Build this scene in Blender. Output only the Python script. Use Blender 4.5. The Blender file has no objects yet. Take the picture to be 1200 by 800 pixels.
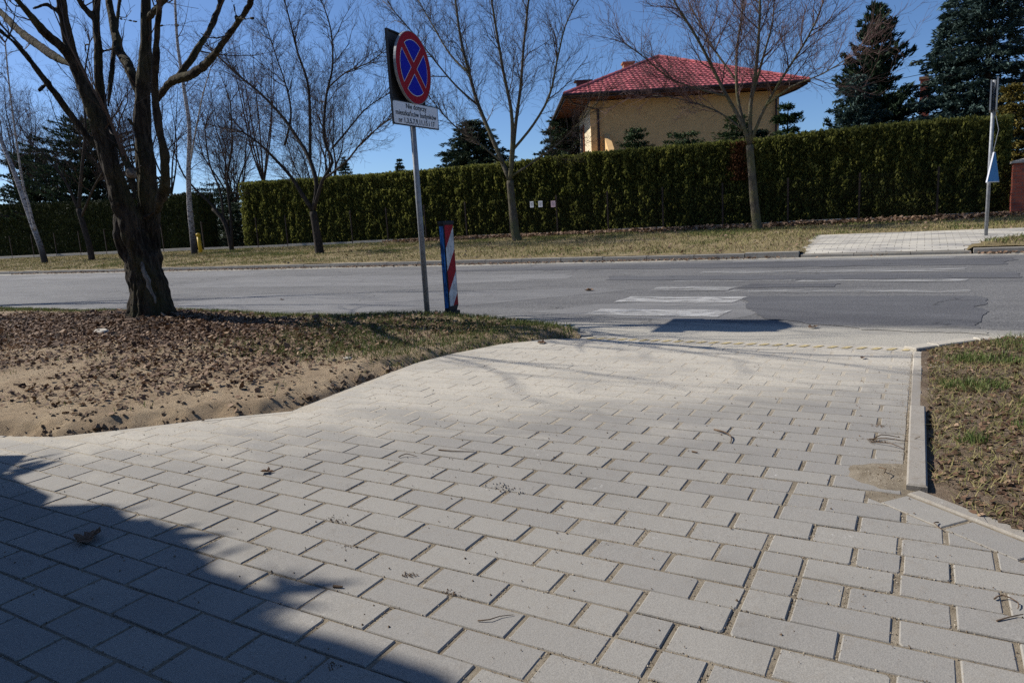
import bpy, bmesh, math, random
import numpy as np
from mathutils import Vector, Matrix, noise as mnoise

# ------------------------------------------------------------------ camera, sky, sun, exposure
SC = bpy.context.scene
COL = SC.collection
cam_d = bpy.data.cameras.new('camera')
cam_d.sensor_width = 36.0
cam_d.lens = 24.92
cam_d.clip_start = 0.05
cam_d.clip_end = 5000.0
cam = bpy.data.objects.new('camera', cam_d)
COL.objects.link(cam)
CR = ((0.8671402, -0.03588166, 0.49676994), (0.49479213, 0.17619927, -0.85096097), (-0.0569966, 0.98370032, 0.17054343))
cam.matrix_world = Matrix(((*CR[0], 0.0), (*CR[1], 0.0), (*CR[2], 1.0), (0, 0, 0, 1)))
SC.camera = cam

SUN_EL = math.radians(39.5)
SUN_AZ = (-1.0, -0.12)                      # horizontal direction towards the sun
world = bpy.data.worlds.new('World')
SC.world = world
world.use_nodes = True
wn = world.node_tree
wn.nodes.clear()
sky = wn.nodes.new('ShaderNodeTexSky')
sky.sky_type = 'NISHITA'
sky.sun_disc = False
sky.sun_elevation = SUN_EL
sky.sun_rotation = math.atan2(SUN_AZ[0], SUN_AZ[1])
sky.altitude = 100.0
sky.air_density = 0.75
sky.dust_density = 0.45
sky.ozone_density = 8.0
bg = wn.nodes.new('ShaderNodeBackground')
bg.inputs['Strength'].default_value = 0.10
wo = wn.nodes.new('ShaderNodeOutputWorld')
wn.links.new(sky.outputs[0], bg.inputs[0])
wn.links.new(bg.outputs[0], wo.inputs[0])

sun_d = bpy.data.lights.new('sun', 'SUN')
sun_d.energy = 5.0
sun_d.angle = math.radians(0.53)
sun_d.color = (1.0, 0.955, 0.88)
sun = bpy.data.objects.new('sun', sun_d)
COL.objects.link(sun)
_a = math.hypot(*SUN_AZ)
SUN_TO = Vector((SUN_AZ[0] / _a * math.cos(SUN_EL), SUN_AZ[1] / _a * math.cos(SUN_EL), math.sin(SUN_EL)))
sun.rotation_euler = SUN_TO.to_track_quat('Z', 'Y').to_euler()
sun.location = (-20, 0, 30)
SC.view_settings.view_transform = 'Standard'
SC.view_settings.look = 'None'
SC.view_settings.exposure = 0.26
SC.view_settings.gamma = 1.0
SC.view_settings.use_curve_mapping = False
SC.cycles.use_denoising = False

rnd = random.Random(7)
nrg = np.random.default_rng(11)
U = rnd.uniform

# ------------------------------------------------------------------ helpers
def tag(o, label=None, cat=None, group=None, kind=None):
    if label: o['label'] = label
    if cat: o['category'] = cat
    if group: o['group'] = group
    if kind: o['kind'] = kind
    return o

def link(name, me, parent=None, mat=None):
    o = bpy.data.objects.new(name, me)
    COL.objects.link(o)
    if parent is not None: o.parent = parent
    if mat is not None and me is not None:
        me.materials.append(mat)
    return o

def empty(name, loc=(0, 0, 0), rz=0.0):
    o = bpy.data.objects.new(name, None)
    COL.objects.link(o)
    o.empty_display_size = 0.2
    o.location = loc
    o.rotation_euler = (0, 0, rz)
    return o

def pymesh(name, V, F, smooth=False):
    me = bpy.data.meshes.new(name)
    me.from_pydata(V, [], F)
    if smooth:
        me.polygons.foreach_set('use_smooth', [True] * len(me.polygons))
    me.update()
    return me

def npmesh(name, V, F, smooth=False):
    """V (n,3) array, F (m,k) array of equal-sided faces"""
    V = np.asarray(V, dtype=np.float32); F = np.asarray(F, dtype=np.int32)
    me = bpy.data.meshes.new(name)
    n, (m, k) = len(V), F.shape
    me.vertices.add(n); me.vertices.foreach_set('co', V.ravel())
    me.loops.add(m * k); me.loops.foreach_set('vertex_index', F.ravel())
    me.polygons.add(m)
    me.polygons.foreach_set('loop_start', np.arange(0, m * k, k, dtype=np.int32))
    if smooth: me.polygons.foreach_set('use_smooth', np.ones(m, dtype=bool))
    me.update(calc_edges=True)
    me.validate()
    return me

class MB:
    def __init__(s): s.V = []; s.F = []
    def add(s, V, F):
        o = len(s.V); s.V += [tuple(v) for v in V]; s.F += [tuple(i + o for i in f) for f in F]
    def box(s, c, d, rz=0.0, bev=0.0):
        x, y, z = d[0] / 2, d[1] / 2, d[2] / 2
        ca, sa = math.cos(rz), math.sin(rz)
        if bev <= 0:
            P = [(-x, -y, -z), (x, -y, -z), (x, y, -z), (-x, y, -z), (-x, -y, z), (x, -y, z), (x, y, z), (-x, y, z)]
            F = [(0, 3, 2, 1), (4, 5, 6, 7), (0, 1, 5, 4), (1, 2, 6, 5), (2, 3, 7, 6), (3, 0, 4, 7)]
        else:
            b = bev
            P = [(-x, -y, -z), (x, -y, -z), (x, y, -z), (-x, y, -z), (-x, -y, z - b), (x, -y, z - b), (x, y, z - b), (-x, y, z - b),
                 (-x + b, -y + b, z), (x - b, -y + b, z), (x - b, y - b, z), (-x + b, y - b, z)]
            F = [(0, 3, 2, 1), (8, 9, 10, 11)] + [(i, (i + 1) % 4, 4 + (i + 1) % 4, 4 + i) for i in range(4)] + [(4 + i, 4 + (i + 1) % 4, 8 + (i + 1) % 4, 8 + i) for i in range(4)]
        s.add([(c[0] + p[0] * ca - p[1] * sa, c[1] + p[0] * sa + p[1] * ca, c[2] + p[2]) for p in P], F)
    def tube(s, P, Rr, n=6, cap=True, wob=0.0, seed=0.0):
        P = [Vector(p) for p in P]
        up = None; rings = []
        for i, p in enumerate(P):
            t = (P[min(i + 1, len(P) - 1)] - P[max(i - 1, 0)])
            t = t.normalized() if t.length > 1e-9 else Vector((0, 0, 1))
            if up is None:
                up = t.orthogonal().normalized()
            else:
                up = (up - t * up.dot(t))
                up = up.normalized() if up.length > 1e-6 else t.orthogonal().normalized()
            w = t.cross(up)
            ring = []
            for k in range(n):
                a = 2 * math.pi * k / n
                r = Rr[i]
                if wob:
                    r *= 1 + wob * mnoise.noise(Vector((math.cos(a) * 2.2 + seed, math.sin(a) * 2.2, p.z * 1.6))) + wob * .6 * mnoise.noise(Vector((math.cos(a) * 6 + seed, math.sin(a) * 6, p.z * 2.2)))
                ring.append(p + up * (math.cos(a) * r) + w * (math.sin(a) * r))
            rings.append(ring)
        V = [tuple(v) for r in rings for v in r]
        F = [(i * n + k, i * n + (k + 1) % n, (i + 1) * n + (k + 1) % n, (i + 1) * n + k) for i in range(len(P) - 1) for k in range(n)]
        if cap and n > 3:
            F += [tuple(range(n - 1, -1, -1)), tuple((len(P) - 1) * n + k for k in range(n))]
        s.add(V, F)
    def mesh(s, name, smooth=False): return pymesh(name, s.V, s.F, smooth)
    def build(s, name, mat, parent=None, smooth=False): return link(name, s.mesh(name, smooth), parent, mat)

def catmull(P, step):
    """resample control points (tuples, any length) smoothly"""
    P = [np.array(p, float) for p in P]
    out = []
    for i in range(len(P) - 1):
        p0 = P[max(i - 1, 0)]; p1 = P[i]; p2 = P[i + 1]; p3 = P[min(i + 2, len(P) - 1)]
        n = max(2, int(np.linalg.norm((p2 - p1)[:3]) / step))
        for k in range(n):
            t = k / n
            out.append(.5 * ((2 * p1) + (-p0 + p2) * t + (2 * p0 - 5 * p1 + 4 * p2 - p3) * t * t + (-p0 + 3 * p1 - 3 * p2 + p3) * t ** 3))
    out.append(P[-1])
    return out

def fbm(x, y, sc, seed=0.0, o=3):
    v = 0; a = 1; t = 0
    for i in range(o):
        v += a * mnoise.noise(Vector((x * sc + seed, y * sc - seed, seed * .37 + i))); t += a; a *= .5; sc *= 2.1
    return v / t

# ------------------------------------------------------------------ materials
def sm(a, b, x):
    t = min(max((x - a) / (b - a), 0), 1); return t * t * (3 - 2 * t)

class NT:
    def __init__(s, name):
        s.m = bpy.data.materials.new(name); s.m.use_nodes = True
        s.t = s.m.node_tree; s.t.nodes.clear()
        s.out = s.n('ShaderNodeOutputMaterial')
        s.b = s.n('ShaderNodeBsdfPrincipled')
        s.t.links.new(s.b.outputs[0], s.out.inputs[0])
        s.pos = s.n('ShaderNodeNewGeometry').outputs['Position']
    def n(s, ty, **kw):
        nd = s.t.nodes.new(ty)
        for k, v in kw.items(): setattr(nd, k, v)
        return nd
    def put(s, sock, v):
        if hasattr(v, 'is_linked') or isinstance(v, bpy.types.NodeSocket): s.t.links.new(v, sock)
        elif isinstance(v, (tuple, list)) and len(v) == 3 and sock.type == 'RGBA': sock.default_value = (*v, 1)
        else: sock.default_value = v
    def noise(s, scale, detail=4, rough=.6, vec=None, dist=0.0, col=False):
        nd = s.n('ShaderNodeTexNoise'); nd.inputs['Scale'].default_value = scale; nd.inputs['Detail'].default_value = detail
        nd.inputs['Roughness'].default_value = rough; nd.inputs['Distortion'].default_value = dist
        s.put(nd.inputs['Vector'], vec if vec is not None else s.pos)
        return nd.outputs['Color' if col else 'Fac']
    def map(s, v, a, b, c=0.0, d=1.0, smooth=True):
        nd = s.n('ShaderNodeMapRange'); nd.interpolation_type = 'SMOOTHSTEP' if smooth else 'LINEAR'
        s.put(nd.inputs[0], v)
        for i, q in enumerate((a, b, c, d)): nd.inputs[1 + i].default_value = q
        return nd.outputs[0]
    def math(s, op, a, b=0.0, c=None):
        nd = s.n('ShaderNodeMath', operation=op); s.put(nd.inputs[0], a); s.put(nd.inputs[1], b)
        if c is not None: s.put(nd.inputs[2], c)
        return nd.outputs[0]
    def mix(s, f, a, b, mode='MIX'):
        nd = s.n('ShaderNodeMix', data_type='RGBA', blend_type=mode)
        s.put(nd.inputs[0], f); s.put(nd.inputs[6], a); s.put(nd.inputs[7], b)
        return nd.outputs[2]
    def ramp(s, f, stops):
        nd = s.n('ShaderNodeValToRGB'); e = nd.color_ramp.elements
        while len(e) < len(stops): e.new(.5)
        for el, (p, c) in zip(e, stops): el.position = p; el.color = (*c, 1)
        s.put(nd.inputs[0], f); return nd.outputs[0]
    def sep(s, v=None):
        nd = s.n('ShaderNodeSeparateXYZ'); s.put(nd.inputs[0], v if v is not None else s.pos); return nd.outputs
    def scale(s, sc, v=None):
        nd = s.n('ShaderNodeVectorMath', operation='MULTIPLY'); s.put(nd.inputs[0], v if v is not None else s.pos); nd.inputs[1].default_value = sc; return nd.outputs[0]
    def bump(s, h, st=.3, dist=.01):
        nd = s.n('ShaderNodeBump'); nd.inputs['Strength'].default_value = st; nd.inputs['Distance'].default_value = dist
        s.put(nd.inputs['Height'], h); s.t.links.new(nd.outputs[0], s.b.inputs['Normal'])
    def fin(s, col, rough=.85, spec=.3, metal=0.0):
        s.put(s.b.inputs['Base Color'], col); s.put(s.b.inputs['Roughness'], rough)
        s.b.inputs['Specular IOR Level'].default_value = spec; s.b.inputs['Metallic'].default_value = metal
        return s.m
    def island(s):
        return s.n('ShaderNodeNewGeometry').outputs['Random Per Island']
    def orand(s):
        return s.n('ShaderNodeObjectInfo').outputs['Random']

def plain(name, col, rough=.6, spec=.4, metal=0.0, var=.12, sc=12.0):
    t = NT(name)
    f = t.noise(sc, 4)
    c = t.mix(t.map(f, .3, .7), tuple(x * (1 - var) for x in col), tuple(min(1, x * (1 + var)) for x in col))
    return t.fin(c, rough, spec, metal)

def leafmat(name, stops, rough=.7, spec=.25, trans=0.0, sc=1.5, detailmix=.35):
    """foliage/litter colour: random per leaf with a drift through the mass"""
    t = NT(name)
    f = t.math('ADD', t.math('MULTIPLY', t.island(), 1 - detailmix), t.math('MULTIPLY', t.noise(sc, 3), detailmix))
    c = t.ramp(f, stops)
    t.fin(c, rough, spec)
    if trans:
        tr = t.n('ShaderNodeBsdfTranslucent'); t.put(tr.inputs[0], c)
        mx = t.n('ShaderNodeMixShader'); mx.inputs[0].default_value = trans
        t.t.links.new(t.b.outputs[0], mx.inputs[1]); t.t.links.new(tr.outputs[0], mx.inputs[2]); t.t.links.new(mx.outputs[0], t.out.inputs[0])
    return t.m

def concrete(name, col, dust=True, dustcol=(.49, .445, .365), lo=2.1, hi=4.4, dirt=.25):
    t = NT(name)
    fine = t.noise(260, 3, .7); mid = t.noise(22, 4, .65); big = t.noise(2.3, 3)
    c = t.mix(t.map(fine, .25, .75), tuple(x * .80 for x in col), tuple(min(1, x * 1.2) for x in col))
    c = t.mix(t.map(t.orand(), 0, 1, 0, 1), t.mix(1.0, c, (.93, .93, .935), 'MULTIPLY'), t.mix(1.0, c, (1.045, 1.04, 1.025), 'MULTIPLY'))
    c = t.mix(t.math('MULTIPLY', t.map(mid, .5, .75), dirt), c, (.23, .19, .145))
    c = t.mix(t.math('MULTIPLY', t.map(t.noise(1.1, 4, .6, dist=.5), .48, .70), .30), c, tuple(q * .55 for q in col))
    c = t.mix(t.math('MULTIPLY', t.map(t.noise(7, 5, .7, dist=.8), .60, .74), .35), c, (.15, .125, .10))
    # pale lime bloom in small blotches
    bl = t.math('MULTIPLY', t.map(t.noise(34, 5, .75, dist=.6), .58, .70), t.map(t.noise(3.1, 2), .55, .68))
    c = t.mix(t.math('MULTIPLY', bl, .6), c, (.60, .58, .54))
    if dust:
        x, y, z = t.sep()
        s = t.math('ADD', t.math('MULTIPLY', x, -.596), t.math('MULTIPLY', y, .803))
        bias = t.map(s, lo, hi, 0.0, .46)
        nz = t.noise(1, 5, .62, t.scale((1.5, 3.2, 1.0)), dist=.7)
        dm = t.map(t.math('ADD', bias, t.math('MULTIPLY', nz, .80)), .56, .94)
        fl = t.map(t.noise(55, 4, .7), .30, .62, .45, 1.0)
        dm = t.math('MULTIPLY', t.math('MULTIPLY', dm, fl), .86)
        c = t.mix(dm, c, t.mix(t.noise(90, 3), dustcol, tuple(q * 1.18 for q in dustcol)))
    t.bump(t.math('ADD', fine, t.math('MULTIPLY', mid, 1.2)), .35, .004)
    return t.fin(c, .9, .25)

M = {}
M['paver'] = concrete('paver_concrete', (.285, .268, .240))
M['edging'] = concrete('edging_concrete', (.29, .265, .23), dirt=.7, lo=2.6, hi=4.4)
M['kerb'] = concrete('kerb_concrete', (.29, .27, .235), dust=False, dirt=1.0)

def soil(name, cols, sc=3.0, seed=0.0, grit=(.55, .5, .42), dusted=False):
    t = NT(name)
    p = t.scale((1, 1, 1))
    big = t.noise(sc, 5, .65, p, dist=.4); fine = t.noise(60, 4, .75); mic = t.noise(300, 2, .7)
    c = t.ramp(t.math('ADD', t.math('MULTIPLY', big, .75), t.math('MULTIPLY', fine, .25)), [(.3, cols[0]), (.5, cols[1]), (.7, cols[2])])
    c = t.mix(t.map(mic, .3, .7, .0, .45), c, tuple(q * .55 for q in cols[1]))
    c = t.mix(t.map(t.noise(140, 2, .5), .70, .76), c, grit)
    if dusted:
        x, y, z = t.sep()
        s = t.math('ADD', t.math('MULTIPLY', x, -.596), t.math('MULTIPLY', y, .803))
        c = t.mix(t.map(t.math('ADD', s, t.math('MULTIPLY', t.noise(2, 4), .8)), 3.1, 4.3, 0, .9), c, (.47, .42, .34))
    t.bump(t.math('ADD', t.math('MULTIPLY', fine, 1.6), mic), .4 if dusted else .75, .006 if dusted else .014)
    return t.fin(c, .96, .1)
M['soil'] = soil('sandy_soil', [(.24, .175, .115), (.38, .285, .185), (.50, .395, .265)])
M['soil_r'] = soil('brown_soil', [(.13, .09, .06), (.21, .155, .108), (.33, .26, .19)], 6)
M['verge'] = soil('verge_soil', [(.15, .115, .06), (.26, .205, .11), (.40, .32, .20)], 1.2)
M['sand'] = soil('joint_sand', [(.14, .11, .078), (.24, .20, .145), (.36, .31, .24)], 9, dusted=True)

def asphalt(name, a, b, dusty=True, stone=.3, mott=.5):
    t = NT(name)
    x, y, z = t.sep()
    agg = t.n('ShaderNodeTexVoronoi'); agg.inputs['Scale'].default_value = 75; t.put(agg.inputs['Vector'], t.pos)
    big = t.noise(1, 4, .6, t.scale((.25, .9, 1)), dist=.8); mid = t.noise(1, 4, .65, t.scale((1.2, 3.5, 1)))
    c = t.mix(t.map(big, .35, .65), a, b)
    c = t.mix(t.math('MULTIPLY', t.map(mid, .45, .7), .5), c, tuple(q * 1.25 for q in b))
    c = t.mix(t.math('MULTIPLY', t.map(t.noise(70, 3, .7), .42, .68), stone), c, (.34, .33, .315))
    c = t.mix(t.math('MULTIPLY', t.map(t.noise(42, 3, .75), .50, .70), mott * .7), c, tuple(q * .45 for q in a))
    c = t.mix(t.math('MULTIPLY', t.map(t.noise(120, 2, .6), .52, .72), .5), c, tuple(q * .35 for q in a))
    # hairline cracks
    cr = t.n('ShaderNodeTexVoronoi', feature='DISTANCE_TO_EDGE'); cr.inputs['Scale'].default_value = 1
    wv = t.n('ShaderNodeVectorMath', operation='ADD'); t.put(wv.inputs[0], t.scale((.55, .8, 1))); t.put(wv.inputs[1], t.scale((.35, .35, .0), t.noise(2.6, 4, .7, col=True)))
    t.put(cr.inputs['Vector'], wv.outputs[0])
    c = t.mix(t.math('MULTIPLY', t.map(cr.outputs['Distance'], .004, .011, 1, 0), t.map(t.noise(.6, 2), .52, .6, 0, .75)), c, tuple(q * .3 for q in a))
    if dusty:
        near = t.map(y, 5.5, 7.3, 1.0, 0.0); far = t.map(y, 13.2, 14.1, 0.0, 1.0)
        ed = t.math('MAXIMUM', near, t.math('MULTIPLY', far, .9))
        dm = t.map(t.math('ADD', t.math('MULTIPLY', ed, .75), t.math('MULTIPLY', t.noise(1, 5, .65, t.scale((.9, 3.0, 1)), dist=.5), .6)), .60, 1.0)
        c = t.mix(t.math('MULTIPLY', dm, .85), c, t.mix(t.noise(30, 4, .7), (.36, .325, .26), (.50, .47, .40)))
    t.bump(t.math('ADD', agg.outputs['Distance'], t.noise(300, 2)), .5, .006)
    return t.fin(c, .85, .3)
M['asphalt'] = asphalt('worn_asphalt', (.10, .098, .098), (.145, .141, .137), stone=.45, mott=.9)
M['asphalt_new'] = asphalt('patch_asphalt', (.070, .070, .076), (.105, .105, .110), stone=.22, mott=.5)
M['asphalt_mid'] = asphalt('older_patch_asphalt', (.155, .152, .150), (.195, .190, .185), stone=.10, mott=.25)

t = NT('worn_road_paint')
wear = t.map(t.math('ADD', t.math('MULTIPLY', t.noise(1, 5, .75, t.scale((3, 9, 1)), dist=.8), .75), t.math('MULTIPLY', t.noise(90, 3, .7), .40)), .47, .71)
t.fin(t.mix(t.noise(40, 3), (.42, .41, .39), (.60, .59, .57)), .7, .3)
tr = t.n('ShaderNodeBsdfTransparent'); mx = t.n('ShaderNodeMixShader')
t.put(mx.inputs[0], t.math('MULTIPLY', t.math('SUBTRACT', 1.0, wear), .9)); t.t.links.new(tr.outputs[0], mx.inputs[1]); t.t.links.new(t.b.outputs[0], mx.inputs[2]); t.t.links.new(mx.outputs[0], t.out.inputs[0])
M['paint'] = t.m
t = NT('very_worn_road_paint')
wear = t.map(t.math('ADD', t.math('MULTIPLY', t.noise(1, 5, .75, t.scale((1.6, 7, 1)), dist=1.0), .85), t.math('MULTIPLY', t.noise(70, 3, .7), .35)), .44, .70)
t.fin(t.mix(t.noise(40, 3), (.36, .355, .34), (.50, .49, .47)), .7, .3)
tr = t.n('ShaderNodeBsdfTransparent'); mx = t.n('ShaderNodeMixShader')
t.put(mx.inputs[0], t.math('MULTIPLY', t.math('SUBTRACT', 1.0, wear), .85)); t.t.links.new(tr.outputs[0], mx.inputs[1]); t.t.links.new(t.b.outputs[0], mx.inputs[2]); t.t.links.new(mx.outputs[0], t.out.inputs[0])
M['paint_old'] = t.m
M['yellow_paint'] = plain('yellow_strip_paint', (.46, .37, .19), .85, .2, var=.35, sc=60)

def bark(name, dark, lite, moss=None, sc=9.0, zs=.25, bst=.9, mossamt=.5, sunside=False):
    t = NT(name)
    r = t.noise(1, 6, .7, t.scale((sc * 2, sc * 2, sc * zs)), dist=1.2)
    c = t.mix(t.map(r, .35, .68), dark, lite)
    if moss is not None:
        c = t.mix(t.math('MULTIPLY', t.map(t.noise(2.1, 5, .7), .42, .66), mossamt), c, moss)
    t.bump(t.math('ADD', r, t.math('MULTIPLY', t.noise(60, 4, .7), .3)), bst, .05)
    return t.fin(c, .93, .15)
M['bark_big'] = bark('furrowed_bark', (.012, .009, .007), (.082, .064, .046), (.10, .088, .03), 8, .42, 1.0, .45)
M['bark_limb'] = bark('smooth_limb_bark', (.028, .023, .016), (.095, .08, .05), (.12, .105, .04), 9, .4, .6, .5)
M['bark_st'] = bark('street_tree_bark', (.07, .058, .042), (.17, .145, .105), (.15, .145, .055), 12, .5, .5, .65)
M['bark_dk'] = bark('dark_bark', (.02, .017, .014), (.075, .06, .048), None, 12, .5, .5)
M['twig'] = plain('twig_bark', (.085, .062, .05), .85, .2, var=.35, sc=3)
M['twig_r'] = plain('reddish_twig_bark', (.12, .075, .068), .85, .2, var=.3, sc=3)
M['barewood'] = bark('bare_grey_wood', (.09, .075, .06), (.30, .27, .23), None, 8, .12, .5)
t = NT('birch_bark')
bz = t.noise(1, 5, .7, t.scale((9, 9, 26)))
c = t.mix(t.map(bz, .50, .58), (.42, .39, .365), (.03, .025, .022))
c = t.mix(t.map(t.sep()[2], .4, 2.0, 1, 0), c, (.05, .042, .035))
M['birch'] = t.fin(c, .8, .2)

M['hedge'] = leafmat('thuja_spray', [(.1, (.046, .056, .014)), (.45, (.11, .122, .030)), (.75, (.185, .185, .045)), (.97, (.32, .30, .075))], .7, .2, .5, .8, .4)
M['hedge_core'] = plain('thuja_inner_twigs', (.040, .046, .014), .95, .05, var=.5, sc=14)
M['hedge_dry'] = leafmat('dry_thuja_spray', [(.2, (.035, .014, .006)), (.8, (.12, .05, .02))], .8, .1)
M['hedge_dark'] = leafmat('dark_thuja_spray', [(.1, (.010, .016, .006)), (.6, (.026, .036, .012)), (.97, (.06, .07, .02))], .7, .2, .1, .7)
M['needle_blue'] = leafmat('blue_green_needles', [(.1, (.018, .034, .028)), (.6, (.050, .085, .072)), (.97, (.115, .165, .15))], .75, .2, .1, .9)
M['needle_dark'] = leafmat('dark_green_needles', [(.1, (.013, .026, .014)), (.6, (.036, .060, .032)), (.97, (.08, .115, .05))], .75, .2, .1, .9)
M['needle_green'] = leafmat('green_needles', [(.1, (.014, .030, .010)), (.6, (.035, .062, .022)), (.97, (.075, .11, .035))], .75, .2, .1, .9)
M['needle_gold'] = leafmat('golden_needles', [(.1, (.05, .045, .010)), (.6, (.12, .095, .018)), (.97, (.26, .19, .035))], .75, .2, .1, .9)
M['grass'] = leafmat('grass_blade', [(.05, (.30, .23, .10)), (.3, (.17, .16, .055)), (.6, (.10, .14, .035)), (.95, (.15, .20, .05))], .7, .2, .2, 1.1, .55)
M['grass_green'] = leafmat('green_grass_blade', [(.1, (.07, .10, .025)), (.5, (.10, .15, .035)), (.95, (.24, .24, .10))], .65, .25, .2, 2)
M['grass_dry'] = leafmat('dry_grass_blade', [(.05, (.46, .37, .19)), (.40, (.30, .255, .11)), (.65, (.17, .175, .058)), (.97, (.10, .135, .036))], .8, .2, .15, .8, .6)
M['litter'] = leafmat('dead_leaf', [(.05, (.030, .016, .010)), (.35, (.095, .052, .031)), (.65, (.19, .115, .070)), (.93, (.40, .285, .19))], .8, .2, .1, 2, .25)
M['litter_far'] = leafmat('dead_leaf_far', [(.05, (.06, .035, .022)), (.4, (.16, .10, .062)), (.8, (.30, .205, .14))], .8, .2, .1, 2, .25)
M['twigstick'] = plain('dry_stick', (.13, .09, .06), .9, .1, var=.4, sc=30)
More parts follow.
